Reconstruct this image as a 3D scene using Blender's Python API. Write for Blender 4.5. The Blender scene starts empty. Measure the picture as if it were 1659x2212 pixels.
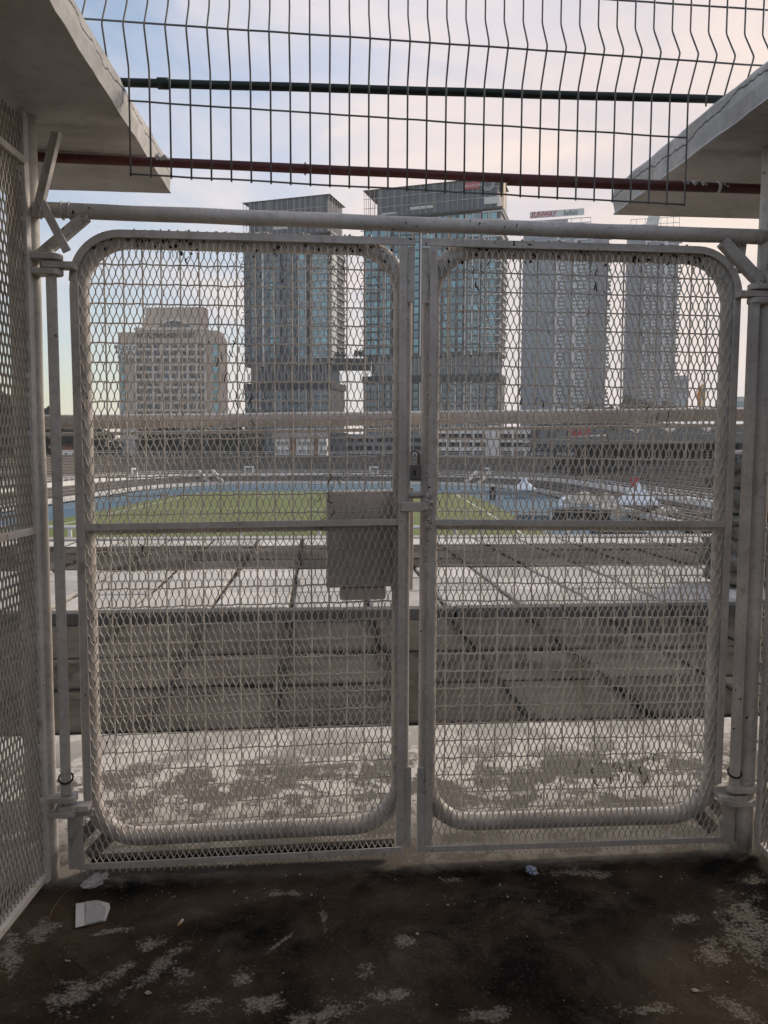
import bpy, bmesh, math, random
import numpy as np
from mathutils import Vector, Matrix, Euler, noise as mnoise

random.seed(7)
S = bpy.context.scene
COL = S.collection
R = math.radians

# ------------------------------------------------------------------ camera
EYE = 1.55
PITCH, ROLL = R(4.5), R(0.25)
FPX, CX, CY, WPX, HPX = 1650.0, 829.5, 1106.0, 1659.0, 2212.0
fwd = np.array([0, math.cos(PITCH), -math.sin(PITCH)])
up0 = np.array([0, math.sin(PITCH), math.cos(PITCH)])
rt0 = np.array([1.0, 0, 0])
RT = rt0 * math.cos(ROLL) + up0 * math.sin(ROLL)
UP = up0 * math.cos(ROLL) - rt0 * math.sin(ROLL)
EYEP = np.array([0, 0, EYE])
cam_d = bpy.data.cameras.new('camera')
cam = bpy.data.objects.new('camera', cam_d)
COL.objects.link(cam)
M = Matrix(((RT[0], UP[0], -fwd[0], 0), (RT[1], UP[1], -fwd[1], 0), (RT[2], UP[2], -fwd[2], EYE), (0, 0, 0, 1)))
cam.matrix_world = M
cam_d.sensor_fit = 'VERTICAL'
cam_d.sensor_height = 24.0
cam_d.lens = 24.0 * FPX / HPX
cam_d.clip_start = 0.05
cam_d.clip_end = 6000
S.camera = cam

# ------------------------------------------------------------------ sky, sun, exposure
SUN_AZ, SUN_EL = R(48), R(30)          # azimuth measured from +Y towards +X
W = bpy.data.worlds.new('World')
S.world = W
W.use_nodes = True
wn = W.node_tree
wn.nodes.clear()


def N(nt, t, **kw):
    n = nt.nodes.new(t)
    for k, v in kw.items():
        if k in n.inputs.keys() if isinstance(k, str) else False:
            n.inputs[k].default_value = v
        else:
            setattr(n, k, v)
    return n


def ramp(nt, stops, src=None, interp='LINEAR'):
    n = nt.nodes.new('ShaderNodeValToRGB')
    n.color_ramp.interpolation = interp
    e = n.color_ramp.elements
    while len(e) > 1:
        e.remove(e[-1])
    for i, (p, c) in enumerate(stops):
        el = e[0] if i == 0 else e.new(p)
        el.position = p
        if isinstance(c, (int, float)):
            c = (c, c, c)
        el.color = (*c[:3], 1)
    if src is not None:
        nt.links.new(src, n.inputs[0])
    return n.outputs[0]


def mixc(nt, fac, a, b, mode='MIX'):
    n = nt.nodes.new('ShaderNodeMix')
    n.data_type = 'RGBA'
    n.blend_type = mode
    n.clamp_result = False
    for sock, v in ((n.inputs[0], fac), (n.inputs[6], a), (n.inputs[7], b)):
        if hasattr(v, 'is_linked'):
            nt.links.new(v, sock)
        elif isinstance(v, (int, float)):
            sock.default_value = v if sock.type == 'VALUE' else (v, v, v, 1)
        else:
            sock.default_value = (*v[:3], 1)
    return n.outputs[2]


def math_(nt, op, a, b=None, clamp=False):
    n = nt.nodes.new('ShaderNodeMath')
    n.operation = op
    n.use_clamp = clamp
    for i, v in enumerate((a, b)):
        if v is None:
            continue
        if hasattr(v, 'is_linked'):
            nt.links.new(v, n.inputs[i])
        else:
            n.inputs[i].default_value = v
    return n.outputs[0]


def noise(nt, vec, scale, detail=4, rough=0.55, dist=0.0):
    n = nt.nodes.new('ShaderNodeTexNoise')
    n.inputs['Scale'].default_value = scale
    n.inputs['Detail'].default_value = detail
    n.inputs['Roughness'].default_value = rough
    n.inputs['Distortion'].default_value = dist
    if vec is not None:
        nt.links.new(vec, n.inputs['Vector'])
    return n.outputs[0]


sky = wn.nodes.new('ShaderNodeTexSky')
sky.sky_type = 'NISHITA'
sky.sun_disc = False
sky.sun_elevation = SUN_EL
sky.sun_rotation = SUN_AZ
sky.air_density = 1.3
sky.dust_density = 1.0
tc = wn.nodes.new('ShaderNodeTexCoord')
sep = wn.nodes.new('ShaderNodeSeparateXYZ')
wn.links.new(tc.outputs['Generated'], sep.inputs[0])
# cloud sheet: direction projected on a flat layer
zc = math_(wn, 'ADD', math_(wn, 'MAXIMUM', sep.outputs[2], 0.0), 0.22)
cx_ = math_(wn, 'DIVIDE', sep.outputs[0], zc)
cy_ = math_(wn, 'DIVIDE', sep.outputs[1], zc)
cmb = wn.nodes.new('ShaderNodeCombineXYZ')
wn.links.new(cx_, cmb.inputs[0])
wn.links.new(cy_, cmb.inputs[1])
cn = noise(wn, cmb.outputs[0], 1.7, 8, 0.58, 0.5)
cn2 = noise(wn, cmb.outputs[0], 0.55, 3, 0.5)
# azimuthal closeness to the sun side
dotp = math_(wn, 'ADD', math_(wn, 'MULTIPLY', sep.outputs[0], math.sin(SUN_AZ)), math_(wn, 'MULTIPLY', sep.outputs[1], math.cos(SUN_AZ)))
warm = ramp(wn, [(0.30, 0.0), (0.93, 1.0)], dotp)
lil = mixc(wn, ramp(wn, [(0.40, 0.0), (0.60, 1.0)], cn), (0.47, 0.53, 0.70), (0.72, 0.66, 0.69))
pnk = mixc(wn, ramp(wn, [(0.38, 0.0), (0.62, 1.0)], cn), (0.65, 0.565, 0.56), (0.87, 0.705, 0.585))
cl = mixc(wn, warm, lil, pnk)
low = ramp(wn, [(0.02, 1.0), (0.32, 0.0)], sep.outputs[2])
cl = mixc(wn, math_(wn, 'MULTIPLY', low, 0.75), cl, (0.68, 0.635, 0.615))
bg1 = N(wn, 'ShaderNodeBackground')
wn.links.new(sky.outputs[0], bg1.inputs[0])
bg1.inputs[1].default_value = 0.074
bg2 = N(wn, 'ShaderNodeBackground')
wn.links.new(cl, bg2.inputs[0])
bg2.inputs[1].default_value = 0.63
mx = wn.nodes.new('ShaderNodeMixShader')
cover = math_(wn, 'ADD', math_(wn, 'MULTIPLY', cn, 0.5), math_(wn, 'MULTIPLY', cn2, 0.5))
cover = math_(wn, 'ADD', cover, math_(wn, 'MULTIPLY', warm, 0.36))
cov = ramp(wn, [(0.44, 0.12), (0.70, 1.0)], cover)
wn.links.new(cov, mx.inputs[0])
wn.links.new(bg1.outputs[0], mx.inputs[1])
wn.links.new(bg2.outputs[0], mx.inputs[2])
wo = wn.nodes.new('ShaderNodeOutputWorld')
wn.links.new(mx.outputs[0], wo.inputs[0])

sd = bpy.data.lights.new('sun', 'SUN')
sd.energy = 1.5
sd.angle = R(14)
sd.color = (1.0, 0.9, 0.78)
so = bpy.data.objects.new('sun', sd)
so.rotation_euler = Euler((R(90) - SUN_EL, 0, math.pi - SUN_AZ), 'XYZ')
sv = Vector((math.sin(SUN_AZ) * math.cos(SUN_EL), math.cos(SUN_AZ) * math.cos(SUN_EL), math.sin(SUN_EL)))
so.rotation_euler = sv.to_track_quat('Z', 'Y').to_euler()
COL.objects.link(so)

S.view_settings.view_transform = 'Standard'
S.view_settings.look = 'None'
S.view_settings.gamma = 1.0
S.view_settings.use_curve_mapping = False
S.view_settings.exposure = 1.06
S.render.engine = 'CYCLES'
S.cycles.use_denoising = True
S.cycles.max_bounces = 6
S.cycles.diffuse_bounces = 3
S.cycles.glossy_bounces = 2
S.cycles.transmission_bounces = 2
S.cycles.volume_bounces = 0
S.cycles.use_adaptive_sampling = True
S.cycles.adaptive_threshold = 0.02

# ------------------------------------------------------------------ measuring helpers


def ray(x, y):
    return fwd + RT * (x - CX) / FPX - UP * (y - CY) / FPX


def on_plane(x, y, o, n):
    d = ray(x, y)
    o = np.array(o, float)
    n = np.array(n, float)
    return Vector(EYEP + d * (np.dot(o - EYEP, n) / np.dot(d, n)))


def zpl(x, y, z):
    return on_plane(x, y, (0, 0, z), (0, 0, 1))


def dep(x, y, d):
    return on_plane(x, y, (0, d, 0), (0, 1, 0))


GA = R(5)
GO = Vector((0, 2.77, 0))
GU = Vector((math.cos(GA), math.sin(GA), 0))
GN = Vector((-math.sin(GA), math.cos(GA), 0))


def gw(u, off, z):
    return GO + GU * u + GN * off + Vector((0, 0, z))


def guz(x, y, off=0.0):
    p = on_plane(x, y, GO + GN * off, GN)
    return (p - GO).dot(GU), p.z


# ------------------------------------------------------------------ object helpers


class MB:
    def __init__(s):
        s.v, s.f, s.sm, s.mi = [], [], [], []

    def face(s, idx, sm=False, mi=0):
        s.f.append(tuple(idx))
        s.sm.append(sm)
        s.mi.append(mi)

    def add(s, vs):
        n = len(s.v)
        s.v.extend([tuple(p) for p in vs])
        return n

    def hexa(s, c8, mi=0):
        b = s.add(c8)
        for q in ((0, 3, 2, 1), (4, 5, 6, 7), (0, 1, 5, 4), (1, 2, 6, 5), (2, 3, 7, 6), (3, 0, 4, 7)):
            s.face([b + i for i in q], False, mi)

    def box(s, x0, x1, y0, y1, z0, z1, mi=0):
        s.hexa([(x0, y0, z0), (x1, y0, z0), (x1, y1, z0), (x0, y1, z0), (x0, y0, z1), (x1, y0, z1), (x1, y1, z1), (x0, y1, z1)], mi)

    def bar(s, p0, p1, w, h, side=(0, 1, 0), mi=0):
        p0, p1 = Vector(p0), Vector(p1)
        d = (p1 - p0).normalized()
        b = Vector(side)
        b = (b - d * b.dot(d)).normalized()
        a = d.cross(b)
        c = []
        for p in (p0, p1):
            for i, j in ((-1, -1), (1, -1), (1, 1), (-1, 1)):
                c.append(p + a * (w / 2 * i) + b * (h / 2 * j))
        s.hexa(c, mi)

    def tube(s, path, r, n=10, closed=False, caps=True, mi=0, sm=True):
        P = [Vector(p) for p in path]
        L = len(P)
        rings = []
        prev = None
        for i, p in enumerate(P):
            if closed:
                d = (P[(i + 1) % L] - P[i - 1]).normalized()
            else:
                d = (P[min(i + 1, L - 1)] - P[max(i - 1, 0)]).normalized()
            if prev is None:
                a = Vector((0, 0, 1)) if abs(d.z) < 0.9 else Vector((1, 0, 0))
            else:
                a = prev
            a = (a - d * a.dot(d)).normalized()
            prev = a
            b = d.cross(a)
            rr = r(i / (L - 1)) if callable(r) else r
            rings.append(s.add([p + (a * math.cos(t) + b * math.sin(t)) * rr for t in [2 * math.pi * k / n for k in range(n)]]))
        for i in range(L if closed else L - 1):
            a0, b0 = rings[i], rings[(i + 1) % L]
            for k in range(n):
                s.face((a0 + k, a0 + (k + 1) % n, b0 + (k + 1) % n, b0 + k), sm, mi)
        if caps and not closed:
            s.face([rings[0] + k for k in range(n)][::-1], False, mi)
            s.face([rings[-1] + k for k in range(n)], False, mi)

    def prism(s, poly, axis_vec, mi=0):
        av = Vector(axis_vec)
        n = len(poly)
        b = s.add([Vector(p) for p in poly] + [Vector(p) + av for p in poly])
        s.face([b + i for i in range(n)][::-1], False, mi)
        s.face([b + n + i for i in range(n)], False, mi)
        for i in range(n):
            j = (i + 1) % n
            s.face((b + i, b + j, b + n + j, b + n + i), False, mi)

    def quad(s, a, b, c, d, mi=0):
        n = s.add([a, b, c, d])
        s.face((n, n + 1, n + 2, n + 3), False, mi)

    def blob(s, c, r, n=6, jit=0.35, mi=0):
        c = Vector(c)
        m = n // 2 + 1
        rings = []
        sx, sy, sz = [r * random.uniform(1 - jit, 1 + jit) for _ in range(3)]
        for i in range(1, m):
            th = math.pi * i / m
            rings.append(s.add([c + Vector((sx * math.sin(th) * math.cos(2 * math.pi * k / n), sy * math.sin(th) * math.sin(2 * math.pi * k / n), sz * math.cos(th))) * random.uniform(1 - jit * .4, 1 + jit * .4) for k in range(n)]))
        t = s.add([c + Vector((0, 0, sz))])
        bt = s.add([c - Vector((0, 0, sz))])
        for k in range(n):
            s.face((t, rings[0] + k, rings[0] + (k + 1) % n), True, mi)
            s.face((bt, rings[-1] + (k + 1) % n, rings[-1] + k), True, mi)
        for i in range(len(rings) - 1):
            for k in range(n):
                s.face((rings[i] + k, rings[i + 1] + k, rings[i + 1] + (k + 1) % n, rings[i] + (k + 1) % n), True, mi)

    def mesh(s, name, mats):
        me = bpy.data.meshes.new(name)
        me.from_pydata([tuple(v) for v in s.v], [], s.f)
        me.polygons.foreach_set('use_smooth', s.sm)
        if any(s.mi):
            me.polygons.foreach_set('material_index', s.mi)
        for m in (mats if isinstance(mats, (list, tuple)) else [mats]):
            me.materials.append(m)
        me.update()
        return me

    def build(s, name, mats, parent=None, loc=(0, 0, 0), bevel=0):
        o = bpy.data.objects.new(name, s.mesh(name, mats))
        COL.objects.link(o)
        o.location = loc
        if parent is not None:
            o.parent = parent
        if bevel:
            b = o.modifiers.new('edge', 'BEVEL')
            b.width = bevel
            b.segments = 2
            b.limit_method = 'ANGLE'
            b.angle_limit = R(40)
        return o


def tag(o, label=None, cat=None, group=None, kind=None):
    for k, v in (('label', label), ('category', cat), ('group', group), ('kind', kind)):
        if v:
            o[k] = v
    return o


def thing(name, label, cat, loc=(0, 0, 0), rot=(0, 0, 0), group=None):
    o = bpy.data.objects.new(name, None)
    o.empty_display_size = 0.1
    COL.objects.link(o)
    o.location = loc
    o.rotation_euler = rot
    return tag(o, label, cat, group)


def inst(me, name, parent, loc, rot=(0, 0, 0), scale=(1, 1, 1)):
    o = bpy.data.objects.new(name, me)
    COL.objects.link(o)
    o.parent = parent
    o.location = loc
    o.rotation_euler = rot
    o.scale = scale
    return o


def jit(me_obj, amp, scale):
    for v in me_obj.data.vertices:
        v.co += mnoise.noise_vector(v.co * scale) * amp


# ------------------------------------------------------------------ materials


def mat(name, build):
    m = bpy.data.materials.new(name)
    m.use_nodes = True
    nt = m.node_tree
    nt.nodes.clear()
    out = nt.nodes.new('ShaderNodeOutputMaterial')
    b = nt.nodes.new('ShaderNodeBsdfPrincipled')
    nt.links.new(b.outputs[0], out.inputs[0])
    build(nt, b)
    return m


def pos(nt, scale=(1, 1, 1), obj=False):
    if obj:
        c = nt.nodes.new('ShaderNodeTexCoord').outputs['Object']
    else:
        c = nt.nodes.new('ShaderNodeNewGeometry').outputs['Position']
    if scale != (1, 1, 1):
        m = nt.nodes.new('ShaderNodeMapping')
        m.inputs['Scale'].default_value = scale
        nt.links.new(c, m.inputs[0])
        c = m.outputs[0]
    return c


def setc(nt, b, c):
    if hasattr(c, 'is_linked'):
        nt.links.new(c, b.inputs['Base Color'])
    else:
        b.inputs['Base Color'].default_value = (*c, 1)


def bump(nt, b, h, strength, dist=0.01):
    n = nt.nodes.new('ShaderNodeBump')
    n.inputs['Strength'].default_value = strength
    n.inputs['Distance'].default_value = dist
    nt.links.new(h, n.inputs['Height'])
    nt.links.new(n.outputs[0], b.inputs['Normal'])


def plain(name, c, rough=0.6, var=0.12, scale=3.0, metal=0.0, spec=0.4, bmp=0):
    def f(nt, b):
        p = pos(nt)
        n = noise(nt, p, scale, 5, 0.6)
        lo = tuple(x * (1 - var) for x in c)
        hi = tuple(min(1, x * (1 + var)) for x in c)
        setc(nt, b, mixc(nt, ramp(nt, [(0.3, 0.0), (0.7, 1.0)], n), lo, hi))
        b.inputs['Roughness'].default_value = rough
        b.inputs['Metallic'].default_value = metal
        b.inputs['Specular IOR Level'].default_value = spec
        if bmp:
            bump(nt, b, noise(nt, p, scale * 8, 5, 0.6), bmp)
    return mat(name, f)


def painted(name, c, chips=0.5, rough=0.5, dirt=0.5):
    """old gloss paint on steel: thick, dirty, lumpy, with chips to dark metal"""
    def f(nt, b):
        p = pos(nt)
        n1 = noise(nt, p, 4, 5, 0.6)
        n2 = noise(nt, p, 38, 5, 0.65)
        n3 = noise(nt, p, 160, 3, 0.6)
        lo = tuple(x * 0.72 for x in c)
        col = mixc(nt, ramp(nt, [(0.32, 0.0), (0.66, 1.0)], n1), lo, c)
        grime = ramp(nt, [(0.50, 0.0), (0.72, dirt)], n2)
        col = mixc(nt, grime, col, (c[0] * .42, c[1] * .38, c[2] * .33))
        vz = pos(nt, (45, 45, 1.5))
        drip = ramp(nt, [(0.52, 0.0), (0.75, 0.35)], noise(nt, vz, 1.0, 4, 0.6))
        col = mixc(nt, drip, col, (c[0] * .5, c[1] * .44, c[2] * .37))
        ru = ramp(nt, [(0.60, 0.0), (0.70, 0.55)], noise(nt, pos(nt, (9, 9, 3.5)), 1.0, 6, 0.7, 0.3))
        col = mixc(nt, ru, col, (0.20, 0.115, 0.06))
        if chips:
            ch = noise(nt, p, 55, 4, 0.55, 0.3)
            gate = noise(nt, p, 3.1, 2, 0.5)
            chm = ramp(nt, [(0.705, 0.0), (0.72, 1.0)], math_(nt, 'ADD', ch, math_(nt, 'MULTIPLY', math_(nt, 'SUBTRACT', gate, 0.5), 0.5 * chips)))
            col = mixc(nt, chm, col, (0.028, 0.018, 0.013))
        setc(nt, b, col)
        b.inputs['Roughness'].default_value = rough
        b.inputs['Specular IOR Level'].default_value = 0.35
        h = math_(nt, 'ADD', math_(nt, 'MULTIPLY', n2, 1.0), math_(nt, 'MULTIPLY', n3, 0.35))
        bump(nt, b, h, 0.35, 0.004)
    return mat(name, f)


m_paint = painted('old_white_paint', (0.67, 0.61, 0.55))
m_paint2 = painted('old_cream_paint', (0.72, 0.665, 0.605), 0.8)
m_frame = painted('grey_white_paint', (0.65, 0.595, 0.54), 0.6)
m_mesh = painted('mesh_paint', (0.72, 0.66, 0.585), 0.8)
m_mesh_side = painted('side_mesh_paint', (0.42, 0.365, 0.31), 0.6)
m_wire = painted('wire_paint', (0.62, 0.565, 0.51), 0.3)
m_box = painted('lock_box_paint', (0.74, 0.68, 0.62), 0.3)
m_pipe = painted('barrier_pipe_paint', (0.72, 0.67, 0.635), 1.1)
m_red = painted('red_oxide_paint', (0.115, 0.030, 0.026), 0.3, 0.45)
m_green = plain('dark_green_paint', (0.006, 0.014, 0.011), 0.5)
m_vwire = plain('panel_wire_paint', (0.12, 0.115, 0.11), 0.5, 0.3, 9)
m_steel = plain('old_steel', (0.20, 0.175, 0.155), 0.5, 0.3, 30)
m_black = plain('black_rubber', (0.01, 0.01, 0.01), 0.6)
m_grimy = plain('grimy_steel', (0.035, 0.029, 0.023), 0.9, 0.5, 20, 0.0, 0.1)
m_rust = plain('rust', (0.10, 0.045, 0.02), 0.8, 0.4, 25)


def plaster(nt, b):
    p = pos(nt)
    n1 = noise(nt, p, 1.7, 6, 0.62)
    n2 = noise(nt, p, 26, 6, 0.7)
    col = mixc(nt, ramp(nt, [(0.33, 0.0), (0.66, 1.0)], n1), (0.40, 0.375, 0.35), (0.62, 0.595, 0.57))
    col = mixc(nt, ramp(nt, [(0.52, 0.0), (0.75, 0.55)], n2), col, (0.30, 0.275, 0.25))
    g_ = nt.nodes.new('ShaderNodeNewGeometry')
    sn = nt.nodes.new('ShaderNodeSeparateXYZ')
    nt.links.new(g_.outputs['Normal'], sn.inputs[0])
    sp_ = nt.nodes.new('ShaderNodeSeparateXYZ')
    nt.links.new(p, sp_.inputs[0])
    side = ramp(nt, [(0.35, 1.0), (0.5, 0.0)], math_(nt, 'ABSOLUTE', sn.outputs[2]))
    cz_ = math_(nt, 'ADD', math_(nt, 'MULTIPLY', math_(nt, 'SUBTRACT', noise(nt, pos(nt, (3.5, 3.5, .5)), 1.0, 6, 0.6), 0.5), 0.16), 2.752)
    dz_ = math_(nt, 'ABSOLUTE', math_(nt, 'SUBTRACT', sp_.outputs[2], cz_))
    crack = math_(nt, 'MULTIPLY', side, ramp(nt, [(0.0012, 1.0), (0.0045, 0.0)], dz_))
    mot = ramp(nt, [(0.42, 0.0), (0.62, 1.0)], noise(nt, p, 9, 6, 0.7))
    wet = ramp(nt, [(0.52, 0.0), (0.68, 0.6)], noise(nt, p, 2.4, 6, 0.65, 0.7))
    col = mixc(nt, wet, col, (0.27, 0.24, 0.21))
    col = mixc(nt, math_(nt, 'MULTIPLY', math_(nt, 'MULTIPLY', side, mot), 0.6), col, (0.33, 0.305, 0.275))
    col = mixc(nt, crack, col, (0.07, 0.06, 0.05))
    setc(nt, b, col)
    b.inputs['Roughness'].default_value = 0.85
    h = math_(nt, 'SUBTRACT', math_(nt, 'MULTIPLY', n2, 0.8), math_(nt, 'MULTIPLY', crack, 1.5))
    bump(nt, b, h, 0.6, 0.006)


m_plaster = mat('canopy_plaster', plaster)
m_conc_dark = plain('enclosure_concrete', (0.20, 0.19, 0.18), 0.9, 0.2, 2)

# floor: dark grime inside the gate, rain-washed concrete outside, pale worn patches at their own places
PATCH = [((345, 2085), .05, .17, -28), ((385, 2100), .05, .10, 30), ((160, 2150), .11, .10, 0), ((225, 2120), .05, .13, -35),
         ((600, 2040), .012, .13, -35), ((520, 2110), .05, .06, 0), ((700, 2190), .16, .06, 20), ((1615, 2010), .13, .34, -20),
         ((1480, 1985), .07, .05, 0), ((1250, 1885), .20, .05, 0), ((1640, 1900), .12, .06, 0), ((20, 2060), .06, .2, 25),
         ((700, 1985), .02, .12, 10), ((850, 2150), .10, .05, 0), ((1590, 2180), .05, .13, 35), ((880, 2035), .07, .05, 0),
         ((330, 2040), .08, .05, 20), ((430, 2170), .10, .05, -10), ((90, 2010), .07, .10, 30), ((560, 2170), .12, .05, 10), ((1540, 2060), .09, .09, 0), ((1400, 2180), .10, .04, 0), ((1050, 2190), .12, .04, 0), ((980, 1900), .10, .03, 0), ((620, 1930), .10, .03, 0), ((790, 2100), .06, .05, 0), ((250, 2010), .10, .03, 20)]


def floor_mat(nt, b):
    p = pos(nt)
    s = nt.nodes.new('ShaderNodeSeparateXYZ')
    nt.links.new(p, s.inputs[0])
    X, Y = s.outputs[0], s.outputs[1]
    vco = math_(nt, 'ADD', math_(nt, 'MULTIPLY', X, GN.x), math_(nt, 'MULTIPLY', math_(nt, 'SUBTRACT', Y, 2.77), GN.y))
    n1 = noise(nt, p, 2.3, 7, 0.65, 0.3)
    n2 = noise(nt, p, 14, 7, 0.72)
    n3 = noise(nt, p, 90, 5, 0.75)
    fine = noise(nt, p, 260, 3, 0.7)
    # inside colour
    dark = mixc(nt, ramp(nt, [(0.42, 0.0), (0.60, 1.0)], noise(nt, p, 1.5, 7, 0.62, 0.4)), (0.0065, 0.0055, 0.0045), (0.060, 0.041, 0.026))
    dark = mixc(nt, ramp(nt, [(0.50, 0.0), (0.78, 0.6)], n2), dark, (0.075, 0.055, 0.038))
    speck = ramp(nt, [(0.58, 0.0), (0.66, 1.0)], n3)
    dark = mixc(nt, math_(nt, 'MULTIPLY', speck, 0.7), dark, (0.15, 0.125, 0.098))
    tot = None
    for (px, py), rx, ry, rot in PATCH:
        c = zpl(px, py, 0)
        a = R(rot)
        dx = math_(nt, 'SUBTRACT', X, c.x)
        dy = math_(nt, 'SUBTRACT', Y, c.y)
        e1 = math_(nt, 'ADD', math_(nt, 'MULTIPLY', dx, math.cos(a) / rx), math_(nt, 'MULTIPLY', dy, math.sin(a) / rx))
        e2 = math_(nt, 'ADD', math_(nt, 'MULTIPLY', dx, -math.sin(a) / ry), math_(nt, 'MULTIPLY', dy, math.cos(a) / ry))
        d = math_(nt, 'SQRT', math_(nt, 'ADD', math_(nt, 'MULTIPLY', e1, e1), math_(nt, 'MULTIPLY', e2, e2)))
        w = math_(nt, 'SUBTRACT', 1.25, d)
        tot = w if tot is None else math_(nt, 'MAXIMUM', tot, w)
    nn = math_(nt, 'ADD', math_(nt, 'MULTIPLY', math_(nt, 'SUBTRACT', n2, 0.5), 2.6), math_(nt, 'MULTIPLY', math_(nt, 'SUBTRACT', n3, 0.5), 1.5))
    worn = ramp(nt, [(0.33, 0.0), (0.52, 1.0)], math_(nt, 'ADD', math_(nt, 'MULTIPLY', tot, 0.50), math_(nt, 'MULTIPLY', nn, 0.62)))
    worn = math_(nt, 'MULTIPLY', worn, ramp(nt, [(0.40, 0.25), (0.58, 0.95)], n3))
    patchc = mixc(nt, n1, (0.19, 0.165, 0.135), (0.32, 0.28, 0.235))
    haz = ramp(nt, [(0.50, 0.0), (0.68, 0.45)], noise(nt, p, 3.6, 6, 0.7, 0.6))
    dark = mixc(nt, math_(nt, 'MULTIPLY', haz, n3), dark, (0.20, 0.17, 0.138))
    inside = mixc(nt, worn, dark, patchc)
    # outside: pale concrete with grey algae blotches
    blot = ramp(nt, [(0.465, 0.0), (0.515, 1.0)], math_(nt, 'ADD', math_(nt, 'MULTIPLY', noise(nt, p, 3.4, 5, 0.6, 0.6), 0.56), math_(nt, 'MULTIPLY', n2, 0.44)))
    pale = mixc(nt, n2, (0.52, 0.475, 0.41), (0.80, 0.74, 0.65))
    algae = mixc(nt, n3, (0.045, 0.037, 0.028), (0.17, 0.145, 0.115))
    strip = ramp(nt, [(0.55, 0.0), (0.75, 1.0)], math_(nt, 'MULTIPLY', vco, 0.62))
    blot = math_(nt, 'MULTIPLY', blot, math_(nt, 'SUBTRACT', 1.0, math_(nt, 'MULTIPLY', strip, 0.55)))
    outside = mixc(nt, math_(nt, 'MULTIPLY', blot, 0.9), pale, algae)
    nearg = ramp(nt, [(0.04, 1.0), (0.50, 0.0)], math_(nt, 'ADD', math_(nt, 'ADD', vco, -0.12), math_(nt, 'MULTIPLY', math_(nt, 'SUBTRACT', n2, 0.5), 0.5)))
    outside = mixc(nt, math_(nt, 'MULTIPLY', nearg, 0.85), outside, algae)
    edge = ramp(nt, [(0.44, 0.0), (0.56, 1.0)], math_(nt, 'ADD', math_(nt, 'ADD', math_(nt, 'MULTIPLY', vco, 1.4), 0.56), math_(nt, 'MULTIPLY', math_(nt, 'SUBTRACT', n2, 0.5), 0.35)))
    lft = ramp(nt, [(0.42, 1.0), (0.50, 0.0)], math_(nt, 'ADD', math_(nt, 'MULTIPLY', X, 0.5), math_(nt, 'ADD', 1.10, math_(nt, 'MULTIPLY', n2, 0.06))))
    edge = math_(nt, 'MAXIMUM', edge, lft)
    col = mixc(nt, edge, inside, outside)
    setc(nt, b, col)
    nt.links.new(ramp(nt, [(0.3, 0.75), (0.7, 0.97)], n2), b.inputs['Roughness'])
    b.inputs['Specular IOR Level'].default_value = 0.06
    h = math_(nt, 'ADD', n3, math_(nt, 'MULTIPLY', fine, 0.6))
    bump(nt, b, h, 0.7, 0.006)


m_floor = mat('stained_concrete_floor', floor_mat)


def slab_mat(name, lo, hi, al, amt, edge_amt=0.0):
    def f(nt, b):
        p = pos(nt)
        oi = nt.nodes.new('ShaderNodeObjectInfo')
        n1 = noise(nt, p, 1.6, 6, 0.6, 0.2)
        n2 = noise(nt, p, 9, 7, 0.7)
        n3 = noise(nt, p, 60, 5, 0.8)
        col = mixc(nt, n2, lo, hi)
        col = mixc(nt, math_(nt, 'MULTIPLY', oi.outputs['Random'], 0.6), col, tuple(x * .55 for x in lo))
        st = ramp(nt, [(0.44, 0.0), (0.60, 1.0)], math_(nt, 'ADD', math_(nt, 'MULTIPLY', n1, 0.55), math_(nt, 'MULTIPLY', n2, 0.45)))
        col = mixc(nt, math_(nt, 'MULTIPLY', st, amt), col, al)
        oc = nt.nodes.new('ShaderNodeSeparateXYZ')
        nt.links.new(nt.nodes.new('ShaderNodeTexCoord').outputs['Object'], oc.inputs[0])
        ex = math_(nt, 'ADD', math_(nt, 'ABSOLUTE', oc.outputs[0]), math_(nt, 'MULTIPLY', math_(nt, 'SUBTRACT', n2, 0.5), 0.22))
        moss = ramp(nt, [(0.285, 0.0), (0.345, 1.0)], ex)
        ey = math_(nt, 'ADD', oc.outputs[1], math_(nt, 'MULTIPLY', math_(nt, 'SUBTRACT', n2, 0.5), 0.22))
        moss = math_(nt, 'MAXIMUM', moss, ramp(nt, [(0.02, 1.0), (0.075, 0.0)], ey))
        moss = math_(nt, 'MULTIPLY', moss, ramp(nt, [(0.36, 0.25), (0.6, 1.0)], n1))
        col = mixc(nt, math_(nt, 'MULTIPLY', moss, edge_amt), col, tuple(x * .45 for x in al))
        sp = ramp(nt, [(0.60, 0.0), (0.68, 0.8)], n3)
        col = mixc(nt, sp, col, tuple(min(1, x * 2.0) for x in lo))
        setc(nt, b, col)
        b.inputs['Roughness'].default_value = 0.92
        b.inputs['Specular IOR Level'].default_value = 0.06
        bump(nt, b, n3, 0.8, 0.01)
    return mat(name, f)


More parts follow.
